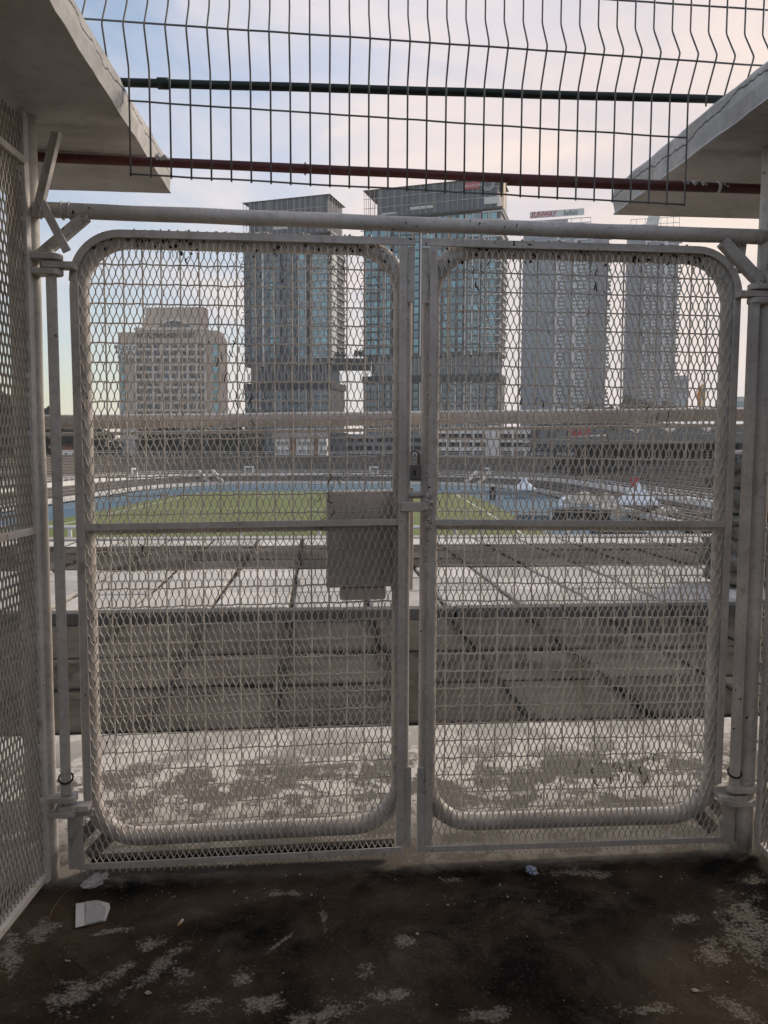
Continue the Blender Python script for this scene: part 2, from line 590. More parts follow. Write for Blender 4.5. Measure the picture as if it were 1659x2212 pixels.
m_slab_dark = slab_mat('weathered_slab', (0.045, 0.037, 0.028), (0.24, 0.21, 0.175), (0.045, 0.037, 0.028), 0.85, 0.85)
m_slab_pale = slab_mat('pale_slab', (0.66, 0.605, 0.53), (0.80, 0.74, 0.655), (0.30, 0.265, 0.22), 0.45, 0.25)
m_curb = slab_mat('upstand_concrete', (0.16, 0.145, 0.125), (0.27, 0.245, 0.215), (0.09, 0.078, 0.065), 0.6)
m_seat = plain('stand_concrete', (0.23, 0.205, 0.185), 0.9, 0.4, 0.35)
m_riser = plain('dark_bench_wood', (0.13, 0.112, 0.098), 0.9, 0.3, 0.4)  # darker tone used on every other seat row
m_white = plain('white_render', (0.78, 0.75, 0.71), 0.7, 0.08, 0.3)
m_rail = plain('white_rail_paint', (0.75, 0.73, 0.70), 0.5, 0.1, 2)
m_ground = plain('city_ground', (0.12, 0.115, 0.10), 0.95, 0.3, 0.05)


def grass(nt, b):
    p = pos(nt)
    n = noise(nt, p, 0.06, 6, 0.65)
    n2 = noise(nt, p, 1.4, 4, 0.7)
    wv = nt.nodes.new('ShaderNodeTexWave')
    wv.inputs['Scale'].default_value = 0.055
    wv.bands_direction = 'Y'
    wv.inputs['Distortion'].default_value = 0.6
    nt.links.new(p, wv.inputs['Vector'])
    col = mixc(nt, n, (0.115, 0.145, 0.028), (0.185, 0.20, 0.05))
    col = mixc(nt, math_(nt, 'MULTIPLY', n2, 0.35), col, (0.11, 0.12, 0.035))
    col = mixc(nt, math_(nt, 'MULTIPLY', wv.outputs[0], 0.22), col, (0.14, 0.19, 0.04))
    setc(nt, b, col)
    b.inputs['Roughness'].default_value = 0.95


m_grass = mat('pitch_grass', grass)
m_track = plain('blue_track', (0.080, 0.150, 0.200), 0.85, 0.18, 0.12)
m_line = plain('white_line_paint', (0.62, 0.64, 0.55), 0.8)


def foliage(name, c):
    def f(nt, b):
        oi = pos(nt)
        n = noise(nt, oi, 0.35, 4, 0.6)
        col = mixc(nt, ramp(nt, [(0.3, 0.0), (0.7, 1.0)], n), tuple(x * 0.55 for x in c), tuple(x * 1.35 for x in c))
        setc(nt, b, col)
        b.inputs['Roughness'].default_value = 0.7
    return mat(name, f)


m_leaf = foliage('dark_leaves', (0.030, 0.043, 0.021))
m_leaf2 = foliage('olive_leaves', (0.085, 0.085, 0.05))
m_bark = plain('bark', (0.09, 0.07, 0.05), 0.9)


def glass(name, c, rough=0.12, var=0.5):
    def f(nt, b):
        oi = nt.nodes.new('ShaderNodeObjectInfo')
        p = pos(nt)
        wn_ = nt.nodes.new('ShaderNodeTexWhiteNoise')
        nt.links.new(nt.nodes.new('ShaderNodeVectorMath').outputs[0], wn_.inputs[0]) if False else None
        n = noise(nt, p, 0.16, 2, 0.5)
        k = math_(nt, 'ADD', math_(nt, 'MULTIPLY', oi.outputs['Random'], 0.7), math_(nt, 'MULTIPLY', n, 0.6))
        setc(nt, b, mixc(nt, ramp(nt, [(0.2, 0.0), (1.0, 1.0)], k), tuple(x * (1 - var) for x in c), tuple(min(1, x * (1 + var)) for x in c)))
        b.inputs['Roughness'].default_value = rough
        b.inputs['Specular IOR Level'].default_value = 0.6
    return mat(name, f)


m_glass_teal = glass('teal_glass', (0.19, 0.40, 0.47))
m_glass_dark = glass('dark_glass', (0.075, 0.10, 0.125), 0.1)
m_glass_grey = glass('grey_glass', (0.15, 0.215, 0.25))
m_curtain = glass('crown_glass', (0.03, 0.046, 0.066), 0.15, 0.3)
m_clad = plain('grey_cladding', (0.085, 0.094, 0.103), 0.6, 0.2, 0.2)
m_clad2 = plain('dark_cladding', (0.03, 0.034, 0.039), 0.6, 0.2, 0.2)
m_fgrey = plain('window_frame_grey', (0.20, 0.215, 0.225), 0.5, 0.1, 0.2)
m_twhite = plain('tower_white', (0.66, 0.65, 0.62), 0.6, 0.08, 0.2)
m_gold = plain('ochre_panel', (0.48, 0.33, 0.15), 0.5, 0.1, 0.2)
m_fin = plain('crown_fin', (0.46, 0.43, 0.38), 0.5, 0.15, 0.2)
m_hotel = plain('hotel_stone', (0.60, 0.485, 0.39), 0.8, 0.12, 0.12)
m_hotel2 = plain('hotel_white', (0.72, 0.655, 0.59), 0.8, 0.10, 0.2)
m_hdark = plain('sign_bronze', (0.05, 0.04, 0.035), 0.5)
m_sred = plain('sign_red', (0.50, 0.045, 0.05), 0.5, 0.05)
m_ssw = plain('sign_maroon', (0.40, 0.0, 0.025), 0.5, 0.05)
m_sgrn = plain('sign_green', (0.05, 0.15, 0.14), 0.5, 0.05)
m_spale = plain('sign_pale', (0.62, 0.66, 0.65), 0.5, 0.05)
m_farw = plain('far_tower_white', (0.62, 0.62, 0.61), 0.7, 0.08, 0.1)
m_farg = plain('far_tower_grey', (0.30, 0.315, 0.34), 0.6, 0.2, 0.1)
m_farl = plain('far_tower_hazed_slate', (0.20, 0.215, 0.25), 0.6, 0.2, 0.1)  # paler and bluish: distance haze is partly put into this colour
m_brick = plain('brick_red_wall', (0.24, 0.11, 0.08), 0.9, 0.2, 0.6)
m_roofg = plain('grey_roof', (0.22, 0.20, 0.19), 0.9, 0.25, 0.5)
m_roofr = plain('red_tile_roof', (0.30, 0.13, 0.09), 0.9, 0.25, 0.6)
m_stand_roof = plain('grandstand_roof', (0.19, 0.18, 0.17), 0.8, 0.15, 0.2)
m_gdark = plain('grandstand_dark', (0.03, 0.03, 0.03), 0.9, 0.3, 0.3)
m_tent = plain('tent_white', (0.82, 0.83, 0.85), 0.6, 0.05)
m_tan = plain('tent_tan', (0.52, 0.45, 0.37), 0.7, 0.1)
m_stone = slab_mat('rubble_stone', (0.20, 0.18, 0.155), (0.42, 0.385, 0.34), (0.05, 0.045, 0.035), 0.8)
m_moss = plain('mossy_joint', (0.055, 0.046, 0.036), 0.95, 0.7, 5, 0.0, 0.05)
m_mortar = plain('dark_mortar', (0.035, 0.03, 0.025), 0.95, 0.3, 9)
m_paper = plain('paper', (0.50, 0.48, 0.46), 0.8, 0.06, 20)
m_paper2 = plain('paper_print', (0.33, 0.32, 0.31), 0.8, 0.18, 90)
m_tissue = plain('tissue', (0.50, 0.45, 0.43), 0.9, 0.12, 30)
m_butt = plain('filter_tan', (0.42, 0.27, 0.16), 0.8, 0.2, 200)
m_foil = plain('crumpled_wrapper', (0.30, 0.36, 0.44), 0.25, 0.5, 120, 0.6)
m_flake = plain('paint_flake', (0.30, 0.27, 0.23), 0.8, 0.3, 30)
m_straw = plain('dry_straw', (0.20, 0.14, 0.08), 0.8)

# ------------------------------------------------------------------ ground, pitch, track
mb = MB()
mb.quad((-3000, -60, -11), (3000, -60, -11), (3000, 3000, -11), (-3000, 3000, -11))
tag(mb.build('ground', m_ground), kind='structure')


def oval(cx, cy, hx, hy, e, y0, n=72):
    pts = [(cx + hx, y0)]
    for i in range(n + 1):
        t = math.pi * i / n
        c, s_ = math.cos(t), math.sin(t)
        pts.append((cx + hx * math.copysign(abs(c) ** (2 / e), c), cy + hy * abs(s_) ** (2 / e)))
    pts.append((cx - hx, y0))
    return pts


FZ = -9.0
tr = oval(-12, 192, 52, 52, 2.6, 40)
gr = oval(-14, 160, 36, 43, 4.2, 40)
mb = MB()
n = mb.add([(x, y, FZ) for x, y in tr])
mb.face(range(n, n + len(tr)))
tag(mb.build('running_track', m_track), kind='structure')
mb = MB()
n = mb.add([(x, y, FZ + 0.02) for x, y in gr])
mb.face(range(n, n + len(gr)))
tag(mb.build('pitch', m_grass), kind='structure')
mb = MB()


def line_strip(mb, pts, w, z):
    for a, b in zip(pts[:-1], pts[1:]):
        a, b = Vector((*a, z)), Vector((*b, z))
        d = (b - a).normalized()
        s_ = Vector((-d.y, d.x, 0)) * w / 2
        mb.quad(a - s_, b - s_, b + s_, a + s_)


for q in ([(-46, 85), (-46, 195), (18, 195), (18, 85)], [(-30, 195), (-30, 178), (2, 178), (2, 195)], [(-46, 140), (18, 140)]):
    line_strip(mb, q, 0.35, FZ + 0.035)
tag(mb.build('pitch_lines', m_line), kind='structure')
mb = MB()
for k in (1.5, 3.0, 4.5, 6.0):
    o_ = oval(-12, 192, 52 - k, 52 - k, 2.6, 40)
    line_strip(mb, o_, 0.12, FZ + 0.012)
tag(mb.build('lane_lines', m_line), kind='structure')

# ------------------------------------------------------------------ stadium bowl
stand = thing('stadium_stand', 'grey terraced stadium bowl with white parapet ringing the far blue track', 'stadium stand', (-12, 192, FZ))


def sweep(mb, prof, n=84, t0=0.0, t1=1.0, y0=55):
    """prof: list of (offset outwards from track edge, height above pitch)"""
    ring = []
    paths = []
    for off, z in prof:
        pts = oval(-12, 192, 54 + off, 54 + off, 2.6, y0, n)
        paths.append([Vector((x + 12, y - 192, z)) for x, y in pts])
    L = len(paths[0])
    i0, i1 = int(t0 * (L - 1)), int(t1 * (L - 1))
    idx = [mb.add(p[i0:i1 + 1]) for p in paths]
    for a in range(len(prof) - 1):
        for k in range(i1 - i0):
            mb.face((idx[a] + k, idx[a] + k + 1, idx[a + 1] + k + 1, idx[a + 1] + k))


def rail_sweep(mb, off, z0, h, step=4, bars=(1.0, 0.55), r=0.05, n=84, t0=0, t1=1, pw=0.07):
    pts = [Vector((x + 12, y - 192, z0)) for x, y in oval(-12, 192, 54 + off, 54 + off, 2.6, 55, n)]
    out = [pts[0]]
    for a, b in zip(pts[:-1], pts[1:]):
        k = max(1, int((b - a).length / 3))
        for j in range(1, k + 1):
            out.append(a.lerp(b, j / k))
    for bb in bars:
        mb.tube([p + Vector((0, 0, h * bb)) for p in out], r, 4, sm=False)
    for p in out:
        mb.box(p.x - pw, p.x + pw, p.y - pw, p.y + pw, z0, z0 + h)


row_d, row_h = 0.85, 0.27
prof_off, z = 0.0, 0.35
mb = MB()
sweep(mb, [(-0.2, 0), (-0.2, 1.0), (0.15, 1.0), (0.15, 0.3)])
mb.build('track_wall', m_white, stand)
for i in range(8):
    mb = MB()
    sweep(mb, [(prof_off, z - 0.3), (prof_off, z + row_h - 0.11), (prof_off - 0.12, z + row_h - 0.11), (prof_off - 0.12, z + row_h), (prof_off + row_d, z + row_h)])
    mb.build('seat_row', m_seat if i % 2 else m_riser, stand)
    prof_off += row_d
    z += row_h
band_off, band_z = prof_off, z
mb = MB()
sweep(mb, [(band_off, z - 0.1), (band_off, z + 1.0), (band_off + 0.3, z + 1.0), (band_off + 0.3, z + 0.85), (band_off + 2.2, z + 0.85)])
mb.build('parapet_band', m_white, stand)
z += 0.85
prof_off += 2.2
for i in range(17):
    mb = MB()
    sweep(mb, [(prof_off, z - 0.3), (prof_off, z + 0.23), (prof_off - 0.12, z + 0.23), (prof_off - 0.12, z + 0.33), (prof_off + 1.0, z + 0.33)])
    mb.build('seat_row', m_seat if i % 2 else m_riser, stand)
    prof_off += 1.0
    z += 0.33
rim_off, rim_z = prof_off, z
mb = MB()
sweep(mb, [(rim_off, z - 0.4), (rim_off, z + 0.25), (rim_off + 7, z + 0.25), (rim_off + 7, z - 3), (rim_off + 9, -2)])
mb.build('rim_walkway', m_curb, stand)
mb = MB()
rail_sweep(mb, band_off + 0.15, band_z + 1.0, 1.0)
mb.build('parapet_railing', m_rail, stand)
mb = MB()
rail_sweep(mb, rim_off + 6.6, rim_z + 0.25, 1.25, r=0.06)
mb.build('rim_railing', m_rail, stand)
mb = MB()
rail_sweep(mb, -0.9, 0, 1.1, r=0.05)
mb.build('track_railing', m_rail, stand)


def bowl_pt(px, off, z):
    """point of the bowl ring (offset off) seen along picture column px"""
    best = None
    pts = oval(-12, 192, 54 + off, 54 + off, 2.6, 55, 400)
    for x, y in pts:
        v = Vector((x, y, z)) - Vector(EYEP)
        k = Vector(v).dot(Vector(fwd))
        sx = CX + FPX * v.dot(Vector(RT)) / k
        e = abs(sx - px)
        if best is None or e < best[0]:
            best = (e, x, y)
    return best[1], best[2]


def bowl_frame(px, off):
    x, y = bowl_pt(px, off, -6)
    x2, y2 = bowl_pt(px + 4, off, -6)
    t = Vector((x2 - x, y2 - y, 0)).normalized()
    return Vector((x + 12, y - 192, 0)), t, Vector((-t.y, t.x, 0))


for px in (537, 808, 1052, 288):      # white entrance portals in the parapet
    c, t, nrm = bowl_frame(px, band_off)
    mb = MB()
    zb = band_z
    for s_ in (-1.3, 1.3):
        mb.bar(c + t * s_ - nrm * .2 + Vector((0, 0, zb - .6)), c + t * s_ - nrm * .2 + Vector((0, 0, zb + 3.0)), .35, .5, nrm)
    mb.bar(c - t * 1.6 - nrm * .2 + Vector((0, 0, zb + 3.0)), c + t * 1.6 - nrm * .2 + Vector((0, 0, zb + 3.0)), .5, .5, nrm)
    mb.bar(c - t * 1.2 + Vector((0, 0, zb + 1.2)), c + t * 1.2 + Vector((0, 0, zb + 1.2)), .12, .1, nrm)
    mb.bar(c - t * 1.2 + Vector((0, 0, zb + .6)), c + t * 1.2 + Vector((0, 0, zb + .6)), .12, .1, nrm)
    mb.build('entrance_portal', m_white, stand)
for px in (445, 1042):              # white stair flanks running down to the track
    c, t, nrm = bowl_frame(px, band_off)
    mb = MB()
    for s_ in (-2.4, 2.4):
        a = c + t * s_
        poly = [a + Vector((0, 0, band_z + 1.0)), a - nrm * 6.5 + Vector((0, 0, .2)), a - nrm * 6.5 + Vector((0, 0, 1.5)), a - nrm * .4 + Vector((0, 0, band_z + 2.2)), a + nrm * 1.5 + Vector((0, 0, band_z + 2.2))]
        mb.prism(poly, t * .35)
    mb.build('stair_flank', m_white, stand)

# goal at the far end of the pitch
g = thing('goal', 'small white football goal frame at the far end of the pitch', 'goal', (-16, 193.5, FZ))
mb = MB()
mb.bar((-3.7, 0, 0), (-3.7, 0, 2.45), .14, .14)
mb.bar((3.7, 0, 0), (3.7, 0, 2.45), .14, .14)
mb.build('goalpost', m_rail, g)
mb = MB()
mb.bar((-3.77, 0, 2.5), (3.77, 0, 2.5), .14, .14)
mb.build('crossbar', m_rail, g)
mb = MB()
for sx in (-3.7, 3.7):
    mb.bar((sx, 0, 2.4), (sx, 1.6, 0), .06, .06)
mb.build('net_stay', m_rail, g)

# ------------------------------------------------------------------ covered grandstand on the right
gs0 = dep(1120, 976, 222)
gs1 = dep(1640, 976, 150)
gd = Vector((gs1.x - gs0.x, gs1.y - gs0.y, 0))
gl = gd.length
gd.normalize()
gst = thing('grandstand', 'long dark grandstand with flat curved roof and black openings', 'grandstand', (gs0.x, gs0.y, -1.2), (0, 0, math.atan2(gd.y, gd.x)))
mb = MB()
prof = []
for i in range(25):
    f = i / 24
    x = f * gl * 1.25
    zt = 6.3 + 0.6 * math.sin(min(1, f * 4) * math.pi / 2) - 1.6 * max(0, .10 - f) * 10
    prof.append((x, zt))
for (x0, za), (x1, zb) in zip(prof[:-1], prof[1:]):
    th0 = .5 + 1.6 * min(1, x0 / 18)
    th1 = .5 + 1.6 * min(1, x1 / 18)
    mb.hexa([(x0, 0, za - th0), (x1, 0, zb - th1), (x1, 24, zb - th1 + 1.2), (x0, 24, za - th0 + 1.2), (x0, 0, za), (x1, 0, zb), (x1, 24, zb + 1.5), (x0, 24, za + 1.5)])
mb.build('roof', m_stand_roof, gst)
for i in range(6):
    x0 = gl * (.42 + i * .13)
    mb = MB()
    pts = [(x0 + gl * .062 * (1 - math.cos(math.pi * k / 10)), 3.0, 6.95 + 1.7 * math.sin(math.pi * k / 10)) for k in range(11)]
    mb.prism(pts, (0, 18, 0))
    mb.build('roof_vault', m_stand_roof, gst)
mb = MB()
mb.box(gl * .10, gl * 1.25, 14, 14.6, -2, 6.0)
mb.build('back_wall', m_gdark, gst)  # near-black wall and rows: shade under the roof is in the colour
for i in range(16):
    mb = MB()
    x = gl * (.12 + i * .07)
    mb.box(x, x + .5, 5, 5.7, -1.5, 5.2)
    mb.build('column', m_stand_roof, gst)
for i in range(6):
    mb = MB()
    mb.box(gl * .09, gl * 1.25, 4 + i * 1.5, 5.5 + i * 1.5 - .05, -2, -1.2 + i * .55)
    mb.build('seat_row', m_gdark, gst)

# ------------------------------------------------------------------ tents and gear beside the track
def tent(px, py, d, w, h, m, label, peak=0.5, extra=None):
    p = dep(px, py, d)
    t = thing('tent', label, 'tent', (p.x, p.y, FZ), (0, 0, R(random.uniform(-20, 20))), 'tents pitched beside the track')
    e = h * 0.42
    mb = MB()
    b = mb.add([(-w / 2, -w / 2, e), (w / 2, -w / 2, e), (w / 2, w / 2, e), (-w / 2, w / 2, e)])
    k = 0.16
    c = mb.add([(-w * k, -w * k, e + (h - e) * peak), (w * k, -w * k, e + (h - e) * peak), (w * k, w * k, e + (h - e) * peak), (-w * k, w * k, e + (h - e) * peak)])
    a = mb.add([(0, 0, h)])
    for i in range(4):
        j = (i + 1) % 4
        mb.face((b + i, b + j, c + j, c + i))
        mb.face((c + i, c + j, a))
    v = mb.add([(-w / 2, -w / 2, e - .35), (w / 2, -w / 2, e - .35), (w / 2, w / 2, e - .35), (-w / 2, w / 2, e - .35)])
    for i in range(4):
        j = (i + 1) % 4
        mb.face((b + i, v + i, v + j, b + j))
    mb.build('canopy', m, t)
    for sx in (-1, 1):
        for sy in (-1, 1):
            mb = MB()
            mb.bar((sx * w / 2 * .97, sy * w / 2 * .97, 0), (sx * w / 2 * .97, sy * w / 2 * .97, e), .1, .1)
            mb.build('leg', m_rail, t)
    return t


t_ = tent(1376, 1100, 126, 6.2, 6.0, m_tent, 'tall white peaked tent with small red flag beside the right track')
mb = MB()
mb.box(-1.2, .1, -.05, .05, 5.1, 6.6)
mb.build('flag', m_sred, t_)
tent(1132, 1058, 178, 5.0, 5.2, m_tent, 'small white peaked tent farther off by the bend of the track')
tent(1262, 1080, 140, 6.0, 3.6, m_tan, 'low tan tent beside the right side of the track', .8)
tent(1310, 1078, 136, 4.6, 3.6, m_tan, 'greyish tan tent nearest the tall white peaked tent', .8)


def gear(name, px, py, d, w, h, dp, m, label, cat):
    p = dep(px, py, d)
    t = thing(name, label, cat, (p.x, p.y, FZ), (0, 0, R(random.uniform(-15, 15))))
    mb = MB()
    mb.box(-w / 2, w / 2, -dp / 2, dp / 2, .25, h)
    mb.build('body', m, t, bevel=.08)
    mb = MB()
    for sx in (-1, 1):
        mb.box(sx * w * .35 - .12, sx * w * .35 + .12, -dp / 2 + .1, dp / 2 - .1, 0, .249)
    mb.build('foot', m_steel, t)
    mb = MB()
    mb.box(-w / 2 - .08, w / 2 + .08, -dp / 2 - .08, dp / 2 + .08, h + .002, h + .12)
    mb.build('lid', m_black, t)


gear('banner_stand', 1064, 1080, 165, 1.3, 3.0, .4, m_black, 'narrow black upright banner stand on the blue track', 'banner')
gear('crate', 1212, 1118, 112, 2.4, 2.1, 1.5, m_black, 'big black crate on the blue track left of the tan tents', 'crate')
gear('crate', 1258, 1108, 118, 3.6, 1.7, 1.6, m_gdark, 'long dark crate in front of the tan tents', 'crate')
gear('crate', 1300, 1116, 113, 2.2, 2.0, 1.4, m_black, 'square black crate right of the long dark crate', 'crate')
gear('crash_mat', 1150, 1108, 116, 5.2, .9, 2.4, m_track, 'low blue grey landing mat lying on the track', 'mat')
gear('crash_mat', 1335, 1150, 92, 6.0, 1.0, 2.4, m_track, 'long blue mat near the right end of the deck', 'mat')

for k, (px, py, d, lab) in enumerate(((1296, 1062, 138, 'pale sheeted heap behind the low tan tents'), (1318, 1090, 124, 'pale tarpaulin heap between tan tents and the tall white tent'), (1232, 1072, 146, 'small pale heap left of the low tan tent'), (1440, 1098, 118, 'pale sheeted heap right of the tall white tent'))):
    p = dep(px, py, d)
    bm = bmesh.new()
    bmesh.ops.create_icosphere(bm, subdivisions=3, radius=1)
    for v_ in bm.verts:
        v_.co *= 1 + .45 * mnoise.noise(v_.co * 1.8 + Vector((k * 7, 0, 0))) + .2 * mnoise.noise(v_.co * 5)
        v_.co = Vector((v_.co.x * 2.3, v_.co.y * 1.5, max(-.3, v_.co.z) * 1.7 + .5))
    me = bpy.data.meshes.new('tarp_heap')
    bm.to_mesh(me)
    bm.free()
    me.materials.append(m_tan if k % 2 else m_tent)
    o = bpy.data.objects.new('tarp_heap', me)
    COL.objects.link(o)
    o.location = (p.x, p.y, FZ)
    tag(o, lab, 'heap', 'sheeted heaps beside the track')

# ------------------------------------------------------------------ near deck of precast slabs
deck = thing('slab_deck', 'weathered deck of square concrete slabs sloping off towards the pitch', 'deck', tuple(GO), (0, 0, GA))
V0 = 1.46
UW = 0.74
slab_meshes = []
for k in range(4):
    mb = MB()
    mb.box(-.352, .352, .012, .782, -.12, 0)
    o = mb.build('slab', m_slab_dark, deck, bevel=.012)
    me_d = o.data
    bpy.data.objects.remove(o)
    slab_meshes.append(me_d)
    break


def slab_mesh(wd, dp, m, nm):
    mb = MB()
    mb.box(-wd / 2, wd / 2, 0, dp, -.14, 0)
    me = mb.mesh(nm, m)
    bm = bmesh.new()
    bm.from_mesh(me)
    bmesh.ops.bevel(bm, geom=bm.edges[:], offset=.012, segments=1, affect='EDGES')
    bm.to_mesh(me)
    bm.free()
    return me


uoff = guz(977, 1345, 0)[0]
p977 = zpl(977, 1345, 0) - GO
u977 = p977.dot(GU)
rows = []
v = V0
for dp in (.80, .80, 1.14):
    rows.append((v, dp, -0.002, 0))
    v += dp
UPV = v + .02
v = UPV + .16
for i in range(7):
    rows.append((v, .84, .085 - .004 * i, 1 if i in (0, 1, 2, 6) else 0))
    v += .84
DECK_END = v
cache = {}
for v, dp, z, pale in rows:
    key = (dp, pale)
    if key not in cache:
        cache[key] = slab_mesh(UW - .035, dp - .036, m_slab_pale if pale else m_slab_dark, 'slab')
    um = 2.0 + v * .62
    k0 = int(math.floor((-um - .6 - u977) / UW))
    k1 = int(math.ceil((um + .6 - u977) / UW))
    for k in range(k0, k1):
        u = u977 + (k + .5) * UW
        inst(cache[key], 'slab', deck, (u, v + .01 + random.uniform(0, .015), z + random.uniform(-.010, .004)), (R(random.uniform(-.3, .3)), R(random.uniform(-.3, .3)), R(random.uniform(-.9, .9))), (random.uniform(.965, 1.015), random.uniform(.975, 1.01), 1))
um = 9
for k in range(-8, 8):
    mb = MB()
    mb.box(k * 1.05 + .012, k * 1.05 + 1.03, UPV, UPV + .15, -.05, .092)
    mb.build('upstand', m_curb, deck, bevel=.012)
mb = MB()
nx, ny = 150, 40
vs_ = []
for j in range(ny + 1):
    for i in range(nx + 1):
        u, v = -5.5 + 11 * i / nx, V0 - .012 + (UPV - V0) * j / ny
        vs_.append((u, v, -.016 + .022 * mnoise.noise(Vector((u * 2.1, v * 2.1, 4))) + .006 * mnoise.noise(Vector((u * 9, v * 9, 4)))))
b_ = mb.add(vs_)
for j in range(ny):
    for i in range(nx):
        q_ = b_ + j * (nx + 1) + i
        mb.face((q_, q_ + 1, q_ + nx + 2, q_ + nx + 1), True)
mb.box(-um, um, UPV + .16, DECK_END + .05, -.5, .045)
mb.build('bed', m_moss, deck)
mb = MB()
mb.box(-um, um, DECK_END + .06, DECK_END + .4, -.6, .075)
mb.build('deck_edge', m_slab_pale, deck, bevel=.02)
for i in range(14):
    mb = MB()
    v0 = DECK_END + .42 + i * .9
    mb.box(-14 - i, 14 + i, v0, v0 + .88, -3 - i * .45, -.35 - i * .45)
    mb.build('step', m_curb, deck)

# white U-shaped guard rails below the end of the deck
gv = DECK_END + 1.6
def ghoop(u0, u1, zt, zb, lab, gvv):
    t = thing('guard_rail', lab, 'guard rail', tuple(gw((u0 + u1) / 2, gvv, zb)), (0, 0, GA), 'white guard rails below the deck')
    w = (u1 - u0) / 2
    h = zt - zb
    r = .17
    pts = [(-w, 0, 0), (-w, 0, h - r)]
    pts += [(-w + r - r * math.cos(a), 0, h - r + r * math.sin(a)) for a in [R(15 * k) for k in range(1, 7)]]
    pts += [(w - r + r * math.sin(a), 0, h - r + r * math.cos(a)) for a in [R(15 * k) for k in range(0, 7)]]
    pts += [(w, 0, 0)]
    mb = MB()
    mb.tube(pts, .035, 8)
    mb.build('hoop', m_rail, t)
    mb = MB()
    mb.tube([(-w, 0, h * .55), (w, 0, h * .55)], .028, 6)
    mb.build('mid_rail', m_rail, t)
    k = max(1, int((2 * w) / 1.4))
    for i in range(1, k):
        mb = MB()
        mb.box(-w + 2 * w * i / k - .03, -w + 2 * w * i / k + .03, -.03, .03, 0, h - .03)
        mb.build('post', m_rail, t)


def gpx(px, py, off):
    return guz(px, py, off)


seg = [(-60, 357, 'leftmost white guard rail with rounded end below the deck'), (520, 690, 'second white guard rail from the left beyond the deck edge'),
       (735, 985, 'white guard rail behind the central lock box'), (1035, 1180, 'white guard rail seen through the right gate leaf'),
       (1225, 1450, 'rightmost white guard rail near the rubble wall')]
for a, b, lab in seg:
    u0, zt = gpx(a, 1139, gv)
    u1, zt2 = gpx(b, 1139, gv)
    ghoop(u0, u1, (zt + zt2) / 2, -0.8, lab, gv)

# ------------------------------------------------------------------ rubble wall on the right of the deck
rw = gw(4.25, 5.1, 0.09)
rub = thing('rubble_wall', 'mossy rubble stone wall standing on the deck behind the right gate post', 'stone wall', tuple(rw), (0, 0, GA))
mb = MB()
mb.box(.06, 1.6, .06, .5, 0, 1.36)
mb.build('core', m_mortar, rub)
stones = []
for k in range(9):
    bm = bmesh.new()
    bmesh.ops.create_icosphere(bm, subdivisions=2, radius=.5)
    for v_ in bm.verts:
        c = v_.co
        s_ = max(abs(c.x), abs(c.y), abs(c.z))
        v_.co = c.lerp(c / s_ * .42, .55) * (1 + .40 * mnoise.noise(c * 2.6 + Vector((k * 5, 0, 0))) + .22 * mnoise.noise(c * 6 + Vector((0, k * 5, 0))))
    me = bpy.data.meshes.new('stone')
    bm.to_mesh(me)
    bm.free()
    for p_ in me.polygons:
        p_.use_smooth = True
    me.materials.append(m_stone)
    stones.append(me)
zz = .1
rowi = 0
while zz < 1.36:
    h = random.uniform(.11, .21)
    uu = -.02 + random.uniform(-.05, 0.05)
    while uu < 1.5:
        w = random.uniform(.12, .30)
        inst(random.choice(stones), 'stone', rub, (uu + w / 2, .05, zz), (R(random.uniform(-9, 9)), R(random.uniform(-9, 9)), R(random.uniform(-12, 12))), (w * 1.1, random.uniform(.2, .3), h * random.uniform(1.0, 1.35)))
        uu += w * .97
    vv = .12
    while vv < .45:
        w = random.uniform(.2, .38)
        inst(random.choice(stones), 'stone', rub, (.05, vv + w / 2, zz), (R(random.uniform(-9, 9)), R(random.uniform(-9, 9)), R(random.uniform(-12, 12))), (.22, w, h))
        vv += w * .97
    zz += h * .93
mb = MB()
mb.tube([(-.05, .1, 1.30), (-.05, .1, 1.52)], .06, 10)
mb.tube([(.75, .1, 1.30), (.75, .1, 1.52)], .05, 10)
mb.tube([(-.05, .1, 1.47), (1.6, .1, 1.50)], .025, 8)
mb.build('hand_rail', m_pipe, rub)

# ------------------------------------------------------------------ trees
def tree_mesh(w, h, dp, nq, m, seed, q=1.05, trunk=True, crown_lo=.25):
    rnd = random.Random(seed)
    mb = MB()
    cl = []
    for i in range(26):
        a = rnd.uniform(0, 2 * math.pi)
        rr = math.sqrt(rnd.random()) * .38
        zc_ = rnd.uniform(crown_lo + .08, .88)
        sh = 1 - .5 * abs(zc_ - .5)
        cl.append((Vector((math.cos(a) * rr * w * sh, math.sin(a) * rr * dp * sh, zc_ * h)), rnd.uniform(.10, .19)))
    for i in range(nq):
        c, r = rnd.choice(cl)
        d = Vector((rnd.gauss(0, 1), rnd.gauss(0, 1), rnd.gauss(0, 1))).normalized() * r * (rnd.random() ** .4)
        p = c + Vector((d.x * w, d.y * dp, d.z * h))
        a = Vector((rnd.gauss(0, 1), rnd.gauss(0, 1), rnd.gauss(0, 1))).normalized()
        b = a.orthogonal().normalized()
        s_ = q * rnd.uniform(.5, 1.2)
        mb.quad(p - a * s_ * .5, p + b * s_ * .3, p + a * s_ * .5, p - b * s_ * .3)
    tb = MB()
    tb.tube([(0, 0, 0), (rnd.uniform(-.3, .3), 0, h * .35), (rnd.uniform(-.5, .5), 0, h * .7)], lambda f: h * .022 * (1.3 - f), 7)
    for c, r in cl[:7]:
        tb.tube([(0, 0, h * .28), c * .6 + Vector((0, 0, h * .15)), c], lambda f: h * .010 * (1.2 - f), 5)
    return mb.mesh('crown', m), tb.mesh('trunk', m_bark)


